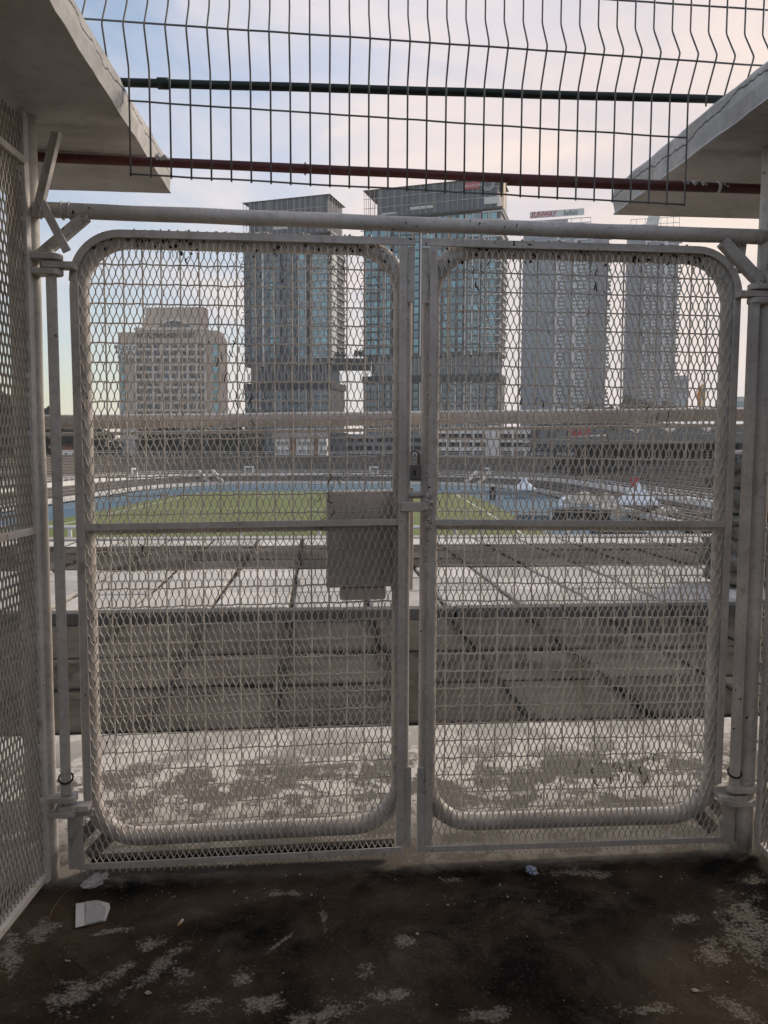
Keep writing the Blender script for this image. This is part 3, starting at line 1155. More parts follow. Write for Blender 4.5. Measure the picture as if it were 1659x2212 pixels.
TM = [tree_mesh(14, 12, 11, 4200, m_leaf, 3), tree_mesh(14, 11.5, 10, 4000, m_leaf, 8), tree_mesh(12, 12, 10, 2200, m_leaf2, 11)]


def tree(px, ytop, d, kind, label, sc=None, zb=-10.5, wsc=1.0):
    p = dep(px, ytop, d)
    H_ = p.z - zb
    s_ = H_ / 12.0
    t = thing('tree', label, 'tree', (p.x, p.y, zb), (0, 0, random.uniform(0, 6)), 'trees behind the stadium rim')
    t.scale = (s_ * wsc, s_ * wsc, s_)
    o = inst(TM[kind][0], 'crown', t, (0, 0, 0))
    inst(TM[kind][1], 'trunk', t, (0, 0, 0))


tl = 'dark leafy tree behind the stadium rim'
for px, yt, d, k, lab, ws in (
        (8, 845, 200, 0, 'tall dark tree at the far left beyond the side mesh', .8),
        (48, 870, 215, 1, 'dark tree beside the left outer post beyond the mesh', .8),
        (118, 892, 290, 1, 'dark tree with its top above the barrier pipe between left posts', .9),
        (165, 900, 296, 0, 'bushy dark tree just left of the left gate leaf frame', .9),
        (215, 925, 300, 1, 'dark tree immediately left of the cream pillar', .9),
        (345, 918, 305, 0, 'dark tree immediately right of the cream pillar', .8),
        (395, 915, 310, 1, 'broad dark tree under the hotel right wing', .9),
        (445, 920, 300, 2, 'thin olive tree with sky gaps beneath the hotel', .8),
        (500, 918, 308, 0, 'dark tree left of the brick-striped white houses', .8),
        (548, 922, 302, 2, 'olive tree nearest the white houses', .8),
        (1290, 868, 560, 1, 'broad tree at the foot of the left slate tower', .75),
        (1245, 878, 560, 0, 'small tree in front of the left slate tower base', .6),
        (1375, 856, 560, 0, 'round tree at the foot of the right slate tower', .75),
        (1425, 860, 565, 1, 'tree right of the round tree by the far right tower', .7)):
    tree(px, yt, d, k, lab, wsc=ws)

# ------------------------------------------------------------------ towers
def win_mesh(w, h, mf, mg, mull=1, name='window', trans=True, t=.09):
    mb = MB()
    mb.box(0, w, -.14, 0, 0, t)
    mb.box(0, w, -.14, 0, h - t, h)
    mb.box(0, t, -.14, 0, t, h - t)
    mb.box(w - t, w, -.14, 0, t, h - t)
    for i in range(mull):
        x = w * (i + 1) / (mull + 1)
        mb.box(x - t * .4, x + t * .4, -.12, 0, t, h - t)
    if trans:
        mb.box(t, w - t, -.11, 0, h * .3 - t * .35, h * .3 + t * .35)
    mb.quad((t, -.05, t), (w - t, -.05, t), (w - t, -.05, h - t), (t, -.05, h - t), mi=1)
    return mb.mesh(name, [mf, mg])


_wc = {}


def wget(w, h, mf, mg, mull):
    k = (round(w, 1), round(h, 1), mf.name, mg.name, mull)
    if k not in _wc:
        _wc[k] = win_mesh(round(w, 1), round(h, 1), mf, mg, mull)
    return _wc[k]


def tower_root(name, label, xl, xr, ytop, d, ang, zb=-11):
    """right corner seen at column xr, roof line ytop, distance d; front face turned by ang"""
    C = dep(xr, ytop, d)
    e = Vector((math.cos(ang), math.sin(ang), 0))
    nrm = Vector((-e.y, e.x, 0))
    Lp = on_plane(xl, ytop, C, nrm)
    w = (C - Lp).dot(e)
    o = C - e * w
    t = thing(name, label, 'tower', (o.x, o.y, zb), (0, 0, ang))
    return t, w, C.z - zb


def crown(t, w, H, dp, ch, left_open, right_open, nv=26):
    """framed glass screen on the roof"""
    zb, zt = H - ch, H
    mb = MB()
    x0, x1 = left_open, w - right_open
    mb.box(x0, x1, .7, dp - .5, zb + .4, zt - .25)
    mb.build('crown_glazing', m_curtain, t)
    mb = MB()
    mb.box(-.4, w + .4, -.4, dp + .4, zt - .22, zt)
    mb.build('roof_slab', m_clad2, t)
    mb = MB()
    mb.box(-1.0, w + .9, -.9, dp + .9, zb - .5, zb + .35)
    mb.build('cornice', m_clad2, t)
    for lv in (.36, .68):
        mb = MB()
        z = zb + ch * lv
        mb.box(-.1, w + .1, -.12, .10, z, z + .22)
        mb.build('crown_rail', m_fin, t)
    rnd = random.Random(int(w * 10))
    me = MB()
    me.box(-.085, .085, -.12, .12, 0, ch - .62)
    me = me.mesh('fin', m_fin)
    k = 0
    x = 0.2
    while x < w:
        inst(me, 'fin', t, (x, .02, zb + .37))
        x += rnd.choice((w / nv * .45, w / nv * 1.5, w / nv * 2.0))
    n = int(dp / 3.4)
    for i in range(1, n):
        inst(me, 'fin', t, (w - .05, dp * i / n, zb + .37))
        inst(me, 'fin', t, (.05, dp * i / n, zb + .37))
    mb = MB()
    mb.box(w * .35, w * .52, .4, .66, zb + ch * .20, zb + ch * .30)
    mb.box(w * .13, w * .25, .4, .66, zb + ch * .12, zb + ch * .18)
    mb.build('white_ledge', m_twhite, t)  # plain white ledges behind the crown fins


def facade(t, w, H, cols, zlo, zhi, fh, count, mf_default, glass_m, white_bays=()):
    """cols: (x0, x1, kind) in fractions; windows as parts, up to count"""
    nf = int((zhi - zlo) / fh)
    cells = []
    for f in range(nf):
        z = zhi - (f + 1) * fh
        for (a, b, kind) in cols:
            cells.append((z, a * w, b * w, kind))
    over = MB()
    for i, (z, a, b, kind) in enumerate(cells):
        if kind == 'W':
            me = wget(b - a - .25, fh * .74, m_twhite, glass_m, 1)
        elif kind == 'D':
            me = wget(b - a - .2, fh * .80, m_clad2, m_glass_dark, 1)
        elif kind == 'G':
            me = wget(b - a - .2, fh * .86, m_clad, m_glass_grey, 2)
        else:
            me = wget(b - a - .2, fh * .80, m_fgrey, glass_m, 1)
        if i < count:
            inst(me, 'window', t, (a + .1, -.05, z + fh * .16))
        else:
            n0 = len(over.v)
            for v_ in me.vertices:
                over.v.append((v_.co.x + a + .1, v_.co.y - .05, v_.co.z + z + fh * .16))
            for p_ in me.polygons:
                over.face([q + n0 for q in p_.vertices], False, 1 if p_.material_index else (2 if kind == 'W' else 0))
    if over.f:
        tag(over.build('windows', [m_clad2, glass_m, m_twhite], t), kind='stuff')


def strips(t, lst, w, z0, z1, m, name, proud=.35):
    for a, b in lst:
        mb = MB()
        mb.box(a * w, b * w, -proud, -.01, z0, z1)
        mb.build(name, m, t)


ANG = R(-17.5)
# --- tower two (centre)
T2, w2, H2 = tower_root('glass_tower', 'teal windowed glass tower with tall framed crown, seen above the meeting gate leaves', 786, 1083, 381, 380, ANG)
dp2 = 22
BZ0, BZ1 = H2 - 97, H2 - 84.5     # sky garden level
mb = MB()
mb.box(0, w2, 0, dp2, BZ1, H2 - 16)
mb.build('wall', m_clad, T2)
mb = MB()
mb.box(0, w2, 0, dp2, 0, BZ0)
mb.build('lower_wall', m_clad, T2)
crown(T2, w2, H2, dp2, 14.5, w2 * .10, w2 * .03, 44)
cols2 = [(0.012, .055, 'T'), (.06, .108, 'T'), (.125, .163, 'T'), (.175, .208, 'T'), (.23, .266, 'T'), (.28, .32, 'T'), (.328, .364, 'T'), (.383, .42, 'T'),
         (.442, .478, 'W'), (.492, .526, 'W'), (.55, .583, 'T'), (.597, .63, 'T'), (.651, .688, 'T'), (.706, .74, 'T'), (.766, .80, 'W'), (.816, .852, 'W'),
         (.873, .91, 'W'), (.924, .975, 'W')]
facade(T2, w2, H2, cols2, BZ1 + 1, H2 - 16.2, 3.95, 300, m_clad, m_glass_teal)
strips(T2, [(.165, .172), (.43, .438), (.480, .489), (.528, .534), (.755, .763), (.803, .813), (.855, .860), (.914, .921), (.270, .274)], w2, BZ1, H2 - 16.3, m_twhite, 'pilaster')
strips(T2, [(.366, .376), (.632, .643)], w2, BZ1, H2 - 16.3, m_gold, 'ochre_strip', .3)
strips(T2, [(.212, .226), (.421, .428), (.536, .548), (.742, .754), (.861, .871)], w2, BZ1, H2 - 16.3, m_clad2, 'dark_pier', .25)
nf = int((H2 - 16.2 - BZ1 - 1) / 3.95)
for f in range(nf + 1):
    z = H2 - 16.2 - f * 3.95
    mb = MB()
    mb.box(.872 * w2, w2 + .8, -.75, -.06, z - .25, z + .28)
    mb.box(w2 + .01, w2 + .9, -.05, dp2, z - .25, z + .28)
    mb.build('balcony_slab', m_twhite, T2)
    mb = MB()
    mb.box(-1.6, .35 * w2 * (.34 if f % 2 else .5), -.6, -.06, z - .12, z + .16)
    mb.build('sunshade', m_clad2, T2)
lowc = [(a, b, 'W' if k in 'W' or i in (3, 4, 9, 12) else ('D' if i % 3 else 'T')) for i, (a, b, k) in enumerate(cols2)]
facade(T2, w2, H2, lowc, 12, BZ0 - 1, 3.95, 0, m_clad, m_glass_grey)
strips(T2, [(.118, .123), (.43, .438), (.226, .229), (.755, .763), (.803, .813), (.855, .860), (.30, .306), (.59, .596), (.69, .70)], w2, 4, BZ0 - .5, m_twhite, 'pilaster')
mb = MB()
mb.box(-.5, w2 + .8, -.6, dp2 + .5, BZ0 - .2, BZ0 + 3.2)
mb.build('garden_band', m_clad2, T2)
mb = MB()
mb.box(w2 * .05, w2 * .97, 3, dp2 - 1, BZ0 + 3.2, BZ1)
mb.build('garden_core', m_glass_dark, T2)
me = MB()
me.box(-.14, .14, -.14, .14, 0, BZ1 - BZ0 - 3.2)
me = me.mesh('garden_post', m_fin)
for i in range(34):
    inst(me, 'garden_post', T2, (w2 * i / 33, -.35, BZ0 + 3.2))
# signs on the crown
def text(s_, size, m, parent, loc, rot=(R(90), 0, 0), name='lettering', ext=.06, align='LEFT', shear=0, sx=1, bold=0.0):
    c = bpy.data.curves.new(name, 'FONT')
    c.body = s_
    c.size = size
    c.extrude = ext
    c.align_x = align
    c.shear = shear
    c.resolution_u = 2
    c.offset = bold
    o = bpy.data.objects.new(name, c)
    COL.objects.link(o)
    me = bpy.data.meshes.new_from_object(o)
    bpy.data.objects.remove(o)
    me.materials.clear()
    me.materials.append(m)
    q = bpy.data.objects.new(name, me)
    COL.objects.link(q)
    q.parent = parent
    q.location = loc
    q.rotation_euler = rot
    q.scale = (sx, 1, 1)
    return q


mb = MB()
mb.box(w2 * .742, w2 * .850, -.55, -.25, H2 - 4.6, H2 - 1.6)
mb.build('sign_board', m_sred, T2)
text('BINAPURI', 1.9, m_spale, T2, (w2 * .748, -.6, H2 - 3.8), sx=1.0)
mb = MB()
mb.tube([(w2 * .91 + 3.0 * math.cos(a), -.5, H2 - 3.0 + 3.0 * math.sin(a)) for a in [2 * math.pi * k / 20 for k in range(20)]], .22, 5, closed=True)
mb.tube([(w2 * .91 + 2.2 * math.cos(a), -.5, H2 - 3.0 + 2.2 * math.sin(a)) for a in [2 * math.pi * k / 20 for k in range(20)]], .14, 5, closed=True)
mb.build('round_emblem', m_spale, T2)
mb = MB()
mb.box(w2 * .885, w2 * .985, -.42, -.22, H2 - 12.5, H2 - 9.2)
mb.build('white_panel', m_twhite, T2)
mb = MB()
mb.box(w2 + .1, w2 + .4, 5, 11, H2 - 13, H2 - .4)
mb.build('gold_side_panel', m_gold, T2)

# --- tower one (left of centre)
T1, w1, H1 = tower_root('glass_tower', 'grey glass tower with white banded corner, left of the taller teal tower', 525, 712, 419, 402, ANG)
dp1 = 22
B10, B11 = H1 - 98, H1 - 86
mb = MB()
mb.box(0, w1, 0, dp1, B11, H1 - 21)
mb.build('wall', m_clad, T1)
mb = MB()
mb.box(0, w1, 0, dp1, 0, B10)
mb.build('lower_wall', m_clad, T1)
crown(T1, w1, H1, dp1, 19, w1 * .06, w1 * .03, 30)
cols1 = [(.015, .07, 'D'), (.085, .15, 'G'), (.16, .215, 'D'), (.245, .30, 'G'), (.31, .365, 'T'), (.375, .43, 'G'), (.445, .50, 'D'), (.51, .56, 'G'), (.575, .625, 'D'),
         (.655, .72, 'W'), (.815, .885, 'W'), (.90, .975, 'W')]
facade(T1, w1, H1, cols1, B11 + 1, H1 - 21.2, 3.6, 300, m_clad, m_glass_teal)
strips(T1, [(.22, .242)], w1, B11, H1 - 21.3, m_twhite, 'pilaster', .5)
strips(T1, [(.64, .65), (.725, .735), (.805, .812), (.888, .897)], w1, B11, H1 - 21.3, m_twhite, 'pilaster')
strips(T1, [(.435, .442), (.628, .638), (.74, .80)], w1, B11, H1 - 21.3, m_clad2, 'dark_pier', .3)
for f in range(int((H1 - 21.2 - B11 - 1) / 3.6) + 1):
    z = H1 - 21.2 - f * 3.6
    mb = MB()
    mb.box(.81 * w1, w1 + .2, -.8, -.06, z - .22, z + .26)
    mb.box(w1 + .01, w1 + .9, -.2, dp1 * .9, z - .22, z + .26)
    mb.box(.655 * w1, .725 * w1, -.5, -.06, z - .18, z + .2)
    mb.build('balcony_slab', m_twhite, T1)
    mb = MB()
    mb.prism([(w1 + .01, 1, z + .3), (w1 + .7, 1, z + .3), (w1 + .5, 1, z + 3.2), (w1 + .01, 1, z + 3.2)], (0, 8, 0))
    mb.build('side_panel', m_twhite, T1)
    mb = MB()
    mb.box(-1.4, .06 * w1, -.5, -.06, z - .12, z + .14)
    mb.box(w1 + .01, w1 + 1.2, dp1 - 2.0, dp1, z - .12, z + .2)
    mb.build('sunshade', m_clad2, T1)
lc1 = [(a, b, 'W' if i in (5, 9, 10, 11) else 'D') for i, (a, b, k) in enumerate(cols1)]
facade(T1, w1, H1, lc1, 12, B10 - 1, 3.6, 0, m_clad, m_glass_grey)
strips(T1, [(.18, .19), (.366, .374), (.432, .44), (.64, .65), (.725, .735), (.805, .812), (.888, .897), (.51, .516)], w1, 4, B10 - .5, m_twhite, 'pilaster')
mb = MB()
mb.box(-.5, w1 + .8, -.6, dp1 + .5, B10 - .2, B10 + 3.0)
mb.build('garden_band', m_clad2, T1)
mb = MB()
mb.box(w1 * .05, w1 * .95, 3, dp1 - 1, B10 + 3.0, B11)
mb.build('garden_core', m_glass_dark, T1)
me = MB()
me.box(-.14, .14, -.14, .14, 0, B11 - B10 - 3.0)
me = me.mesh('garden_post', m_fin)
for i in range(26):
    inst(me, 'garden_post', T1, (w1 * i / 25, -.35, B10 + 3.0))

# --- bridge between them
ba = dep(722, 785, 398)
bb = dep(800, 785, 398)
bt = dep(760, 774, 398).z
bl = dep(760, 797, 398).z
br = thing('sky_bridge', 'dark sky bridge with planted deck joining the two glass towers', 'bridge', (ba.x, ba.y, bl))
Lb = (bb - ba).length
mb = MB()
mb.box(0, Lb, 0, 9, 0, (bt - bl) * .45)
mb.build('girder', m_clad2, br)
mb = MB()
mb.box(0, Lb, -.3, 9.3, (bt - bl) * .45, (bt - bl))
mb.build('deck', m_clad2, br)
mb = MB()
for i in range(12):
    mb.box(Lb * i / 11 - .06, Lb * i / 11 + .06, -.2, 0, bt - bl, bt - bl + 1.5)
mb.box(0, Lb, -.2, 0, bt - bl + 1.4, bt - bl + 1.55)
mb.build('railing', m_clad2, br)
for i, px in enumerate((728, 741, 769, 780)):
    p = dep(px, 765, 400)
    t = thing('roof_plant', ['leafy plant at the left end of the sky bridge', 'second leafy plant from the left on the sky bridge', 'third leafy plant on the sky bridge', 'leafy plant at the right end of the sky bridge'][i], 'plant', (p.x, ba.y + 4, bt), (0, 0, i), 'plants on the sky bridge')
    t.scale = (.28, .28, .30 + .05 * i)
    inst(TM[i % 2][0], 'crown', t, (0, 0, 0))
    inst(TM[i % 2][1], 'trunk', t, (0, 0, 0))

# --- far slate towers
def far_tower(xl, xr, ytop, d, label, wl, dp, ncol):
    t, w, H = tower_root('slate_tower', label, xl, xr, ytop, d, R(-14))
    t['group'] = 'far slate towers'
    mb = MB()
    mb.box(0, w, 0, dp, 0, H)
    mb.build('wall', m_farl, t)
    mb = MB()
    fh = 3.5
    nf = int((H - 6) / fh)
    for f in range(nf):
        z = H - (f + 1) * fh
        mb.box(0, w, -.12, -.01, z, z + .35)
    for c in range(ncol):
        x = w * (c + .5) / ncol
        mb.box(x - .12, x + .12, -.16, -.01, 0, H)
    tag(mb.build('curtain_wall_grid', m_farg, t), kind='stuff')
    mb = MB()
    rnd = random.Random(5)
    for f in range(nf):
        z = H - (f + 1) * fh
        for (a, b) in wl:
            mb.box(a * w, b * w, -1.3, -.17, z, z + 1.25)
            if rnd.random() < .8:
                mb.box(a * w, (a + (b - a) * .32) * w, -1.1, -.17, z + 1.25, z + fh)
    tag(mb.build('white_balconies', m_farw, t), kind='stuff')
    mb = MB()
    for f in range(nf):
        z = H - (f + 1) * fh
        for c in range(ncol):
            x = w * (c + .5) / ncol
            if rnd.random() < .75:
                mb.box(x + .5, x + w / ncol - .5, -.14, -.02, z + .8, z + 2.9)
    tag(mb.build('windows', m_glass_grey, t), kind='stuff')
    return t, w, H


T3, w3, H3 = far_tower(1131, 1276, 492, 700, 'hazy slate tower carrying a long rooftop name sign', [(.50, .64), (.76, .96)], 30, 9)
fr = MB()
zt = dep(1200, 468, 700).z + 11
for x in [w3 * k / 7 for k in range(8)]:
    fr.box(x - .25, x + .25, .2, .7, H3, zt)
    fr.box(x - .25, x + .25, 14, 14.5, H3, zt)
for z in (zt - .5, zt - 4.5):
    fr.box(0, w3, .1, .8, z, z + .55)
    fr.box(0, w3, 13.9, 14.6, z, z + .55)
fr.build('roof_frame', m_farw, T3)
mb = MB()
mb.box(w3 * .32, w3 * .66, 2, 12, H3, zt + .5)
mb.build('plant_room', m_farg, T3)
sb = T3
sx0, sx1 = w3 * .09, w3 * .90
sz = zt + 2.4
mb = MB()
mb.box(sx0, sx1, .9, 1.3, sz, sz + 5.8)
mb.build('sign_board', m_spale, T3)
text('SUNWAY', 6.6, m_ssw, T3, (sx0 + .8, .7, sz + .7), ext=.1, shear=.25, sx=.80, bold=.24)
text('Belfield', 6.2, m_sgrn, T3, (sx0 + (sx1 - sx0) * .625, .7, sz + .7), ext=.1, sx=.68, bold=.10)
far_tower(1268, 1316, 512, 716, 'lower hazy slate block joined to the right of the sign tower', [(.2, .35)], 26, 3)
T4, w4, H4 = far_tower(1358, 1468, 496, 760, 'hazy slate tower with sloping white roof screen, farthest right', [(.34, .44), (.50, .58), (.72, .90)], 28, 7)
mb = MB()
zt4 = dep(1410, 466, 760).z + 11
for x in (0.0, .12, .30, .55, .62, .75, .88, 1.0):
    mb.bar((w4 * x, .3, H4), (w4 * (x * .94 + .05), .3, zt4), .45, .45)
for z in (zt4 - .5, zt4 - 6):
    mb.bar((w4 * .03, .3, z), (w4, .3, z), .5, .5)
mb.build('roof_frame', m_farw, T4)
mb = MB()
mb.prism([(w4 * .30, 1, H4), (w4 * .56, 1, H4), (w4 * .62, 1, zt4 + 2), (w4 * .38, 1, zt4 + 2)], (0, 8, 0))
mb.build('roof_screen', m_farw, T4)

# pale towers at the far right
def slab_block(name, label, xl, xr, ytop, d, m, mg, nfl, dp=18, ang=-8):
    t, w, H = tower_root(name, label, xl, xr, ytop, d, R(ang))
    t['category'] = 'building'
    mb = MB()
    mb.box(0, w, 0, dp, 0, H)
    mb.build('wall', m, t)
    for f in range(nfl):
        z = H - (f + 1) * H / (nfl + 3)
        mb = MB()
        mb.box(w * .03, w * .97, -.1, -.01, z + .3, z + H / (nfl + 3) * .62)
        mb.build('window_band', mg, t)
    mb = MB()
    mb.box(-.3, w + .3, -.3, dp + .3, H, H + .5)
    mb.build('roof', m, t)
    return t, w, H


m_paleblue = plain('pale_blue_cladding', (0.36, 0.42, 0.46), 0.5, 0.1, 0.1)
slab_block('office_block', 'small pale blue block right of the farthest slate tower', 1455, 1488, 812, 820, m_paleblue, m_glass_grey, 7)
slab_block('office_block', 'low white banded block between the right post and gate leaf', 1590, 1625, 858, 600, m_farw, m_glass_grey, 4)
fl = dep(1515, 880, 240)
ft = thing('feather_flag', 'orange and yellow feather flag above the grandstand roof', 'flag', (fl.x, fl.y, fl.z - 16))
mb = MB()
mb.tube([(0, 0, 0), (0, 0, 24)], .12, 6)
mb.build('pole', m_rail, ft)
mb = MB()
mb.prism([(.1, 0, 15), (-1.3, 0, 17.5), (-1.6, 0, 20), (-.7, 0, 22.4), (.1, 0, 23.6)], (0, .06, 0))
mb.build('orange_cloth', plain('orange_cloth', (.62, .25, .07), .7), ft)
mb = MB()
mb.prism([(.13, 0, 23.6), (.13, 0, 15), (1.1, 0, 18), (1.2, 0, 21)], (0, .06, 0))
mb.build('yellow_cloth', plain('yellow_cloth', (.62, .48, .12), .7), ft)

# --- hotel on the left
HT, wh, Hh = tower_root('hotel', 'cream hotel block with rows of dark windows and roof lettering', 252, 490, 708, 350, R(-4))
HT['category'] = 'hotel'
ppm = wh / 238.0
def hx(px):
    return (px - 252) * ppm


dph = 11
mb = MB()
mb.box(hx(252), hx(292), 1.2, dph, 0, Hh - 1.5)
mb.build('left_wing', m_hotel, HT)
mb = MB()
mb.box(hx(445), hx(470), .9, dph, 0, Hh - 1)
mb.prism([(hx(470), .9, 0), (hx(479), .9, 0), (hx(479), .9, Hh - 5), (hx(470), .9, Hh - 1)], (0, dph - 3, 0))
mb.build('right_wing', m_hotel, HT)
mb = MB()
mb.box(hx(292), hx(445), 0, dph, 0, Hh)
mb.build('wall', m_hotel, HT)
mb = MB()
zt = Hh + 10
mb.box(hx(308), hx(436), 4, dph - .5, Hh + .01, zt)
mb.box(hx(306), hx(438), 3.6, 4.0, Hh + .01, zt - 4.5)
mb.build('roof_block', m_hotel, HT)
mb = MB()
arc = [(hx(330) + (hx(413) - hx(330)) * k / 14, 3.4, Hh + 1.0 + 3.2 * math.sin(math.pi * k / 14)) for k in range(15)]
for a, b in zip(arc[:-1], arc[1:]):
    mb.bar(a, b, .9, .8)
mb.build('pediment_arch', m_hotel2, HT)
mb = MB()
mb.prism([(x, 3.55, z - .4) for x, y, z in arc], (0, .04, 0))
mb.build('arch_recess', m_glass_dark, HT)
mb = MB()
mb.box(hx(290), hx(447), -.5, -.01, Hh - .9, Hh + .35)
mb.build('parapet', m_hotel2, HT)
text('HOTEL MANDARIN COURT', 3.3, m_hdark, HT, (hx(296), -.35, Hh - 4.3), ext=.12, sx=(hx(441) - hx(296)) / 47.0)
fhh = 16.0 * ppm
wm = win_mesh(13.0 * ppm, fhh * .54, m_clad2, m_glass_dark, 2, 'window', False, .12)
for r_ in range(16):
    z = Hh - 6.2 - (r_ + .75) * fhh
    if z < 1:
        break
    for c in range(8):
        inst(wm, 'window', HT, (hx(293.5 + c * 18.9), -.05, z))
    mb = MB()
    mb.box(hx(292), hx(445), -.45, -.01, z - fhh * .30, z - fhh * .06)
    mb.build('spandrel', m_hotel2, HT)
    for (a, b) in ((257, 267), (457, 468)):
        mb = MB()
        mb.box(hx(a), hx(b), .75, .88, z - .4, z + fhh * .52)
        mb.build('stair_window', m_glass_teal, HT)
for c in range(9):
    mb = MB()
    x = hx(292.5 + c * 18.9)
    mb.box(x - .35, x + .35, -.6, -.012, 0, Hh - 6.2)
    mb.build('pier', m_hotel2, HT)
# lattice signboard at the hotel's left corner
mb = MB()
cxs, czs = hx(272), Hh - 11.0
for k in range(3):
    mb.box(cxs - 5.4 + k * .8, cxs + 5.4 - k * .8, -.95, -.62, czs + 1.8 - k * 2.2, czs + 3.5 - k * 2.2)
mb.build('roof_emblem', m_twhite, HT)
mb = MB()
for k in range(3):
    for j in range(6 - k):
        x = cxs - 4.6 + k * .8 + j * 1.75
        mb.prism([(x - .45, -1.0, czs + 2.1 - k * 2.2), (x + .45, -1.0, czs + 2.1 - k * 2.2), (x, -1.0, czs + 3.1 - k * 2.2)], (0, .04, 0))
mb.build('emblem_marks', m_hdark, HT)

# ------------------------------------------------------------------ low buildings behind the rim
def block(name, label, x0, x1, ytop, d, dp, m, cat='building', zb=-11):
    a = dep(x0, ytop, d)
    b = dep(x1, ytop, d)
    t = thing(name, label, cat, (a.x, d, zb))
    return t, b.x - a.x, a.z - zb


t, w, h = block('pillar_block', 'plain cream pillar-like block rising behind the far rim beneath the hotel', 262, 316, 905, 310, 12, m_hotel2)
mb = MB()
mb.box(0, w * .6, 0, 12, 0, h)
mb.build('wall', m_hotel2, t)
mb = MB()
mb.box(w * .6 + .02, w, 1.5, 12, 0, h - .3)
mb.build('side_wall', plain('pink_render', (.48, .36, .30), .8), t)
mb = MB()
mb.box(-.3, w + .3, -.3, 12.3, h + .002, h + .5)
mb.build('roof', m_roofg, t)

t, w, h = block('town_house', 'white three storey houses striped with brick bays and grey roof', 592, 705, 944, 292, 12, m_white, 'houses')
mb = MB()
mb.box(0, w, 0, 12, 0, h)
mb.build('wall', m_white, t)
for a, b in ((.30, .42), (.76, .84)):
    mb = MB()
    mb.box(w * a, w * b, -.5, -.01, 0, h + .6)
    mb.build('brick_bay', m_brick, t)
wm = win_mesh(1.3, 1.6, m_white, m_glass_dark, 1)
for r_ in range(4):
    for c in (.05, .13, .21, .46, .54, .62, .69, .87, .94):
        z = h - 3.2 - r_ * 3.1
        if z > .5:
            inst(wm, 'window', t, (w * c, -.04, z))
mb = MB()
mb.prism([(-.6, -.9, h + .02), (-.6, 6, h + 3.6), (-.6, 12.8, h + .02)], (w + 1.2, 0, 0))
mb.build('roof', m_roofg, t)
t, w, h = block('cottage', 'small red roofed cottage behind the far rim between the left posts', 132, 172, 972, 285, 9, m_white, 'house')
mb = MB()
mb.box(0, w, 0, 9, 0, h)
mb.build('wall', m_white, t)
mb = MB()
mb.prism([(-.5, -.6, h + .02), (-.5, 4.5, h + 2.6), (-.5, 9.6, h + .02)], (w + 1, 0, 0))
mb.build('roof', m_roofr, t)
mb = MB()
mb.box(w * .2, w * .35, -.08, -.01, h - 2.2, h - .8)
mb.box(w * .6, w * .75, -.08, -.01, h - 2.2, h - .8)
mb.build('window', m_glass_dark, t)


def carpark(label, x0, x1, ytop, d, n, mw, cols_, rail=False):
    t, w, h = block('parking_garage', label, x0, x1, ytop, d, 22, mw, 'parking garage')
    fh = 3.4
    mb = MB()
    mb.box(.3, w - .3, 1.2, 22, 0, h - .4)
    mb.build('dark_interior', m_gdark, t)
    for f in range(n):
        z = h - f * fh
        mb = MB()
        mb.box(0, w, 0, 1.1, z - 1.55, z)
        mb.build('parapet_band', mw, t)
    for c in range(cols_ + 1):
        x = w * c / cols_
        mb = MB()
        mb.box(x - .35, x + .35, .15, .9, 0, h - 1.6)
        mb.build('column', mw, t)
    mb = MB()
    mb.box(-.2, w + .2, 1.12, 22.2, h - .38, h + .1)
    mb.build('roof_deck', m_roofg, t)
    return t, w, h


m_gara = plain('grey_garage', (0.235, 0.245, 0.25), 0.8, 0.15, 0.2)
carpark('grey blue parking garage behind the lock box and gate stile', 745, 935, 938, 330, 5, m_gara, 9)
t, w, h = block('side_block', 'dark slate side block left of the grey garage', 700, 748, 935, 325, 14, m_clad2)
mb = MB()
mb.box(0, w, 0, 14, 0, h)
mb.build('wall', m_clad, t)
wm = win_mesh(1.5, 2.0, m_clad2, m_glass_dark, 1)
for r_ in range(4):
    for c in range(5):
        inst(wm, 'window', t, (w * (.06 + c * .19), -.04, h - 3.2 - r_ * 3.3))
carpark('white banded multi storey car park seen through the right leaf', 938, 1165, 928, 305, 5, m_white, 8)
t, w, h = block('lift_tower', 'blank white stair tower between the two white car park wings', 1058, 1080, 918, 300, 8, m_white)
mb = MB()
mb.box(0, w, 0, 8, 0, h)
mb.build('wall', m_white, t)
mb = MB()
mb.box(-.2, w + .2, -.2, 8.2, h + .002, h + .4)
mb.build('roof', m_roofg, t)
t, w, h = block('glass_pavilion', 'long dark glazed block with blurred red characters behind the grandstand', 1165, 1445, 916, 270, 16, m_clad2)
mb = MB()
mb.box(0, w, 0, 16, 0, h)
mb.build('wall', m_clad2, t)
for i in range(14):
    mb = MB()
    mb.box(w * i / 14 + .25, w * (i + 1) / 14 - .25, -.12, -.01, h - 5.2, h - .8)
    mb.build('window', m_glass_dark, t)
gx0, gx1 = w * (1226 - 1165) / 280, w * (1278 - 1165) / 280
gw_ = (gx1 - gx0) / 5
for k in range(5):          # worn, unreadable red characters
    mb = MB()
    x = gx0 + k * gw_
    zb_ = h - 4.3
    tp = (.12, .30, .26, .34, .22)[k] * gw_
    mb.prism([(x + .06 * gw_, -.4, zb_), (x + .86 * gw_, -.4, zb_), (x + .86 * gw_ - tp * .8, -.4, zb_ + 3.1), (x + .06 * gw_ + tp, -.4, zb_ + 3.1)], (0, .2, 0))
    mb.build('red_character', m_sred, t)
t, w, h = block('shed', 'long pale roofed shed behind the grandstand vaults', 1448, 1640, 918, 255, 16, m_white)
mb = MB()
mb.box(0, w, 0, 16, 0, h)
mb.build('wall', m_farw, t)
mb = MB()
mb.prism([(-.5, -.5, h + .02), (-.5, 8, h + 1.6), (-.5, 16.5, h + .02)], (w + 1, 0, 0))
mb.build('roof', m_farw, t)
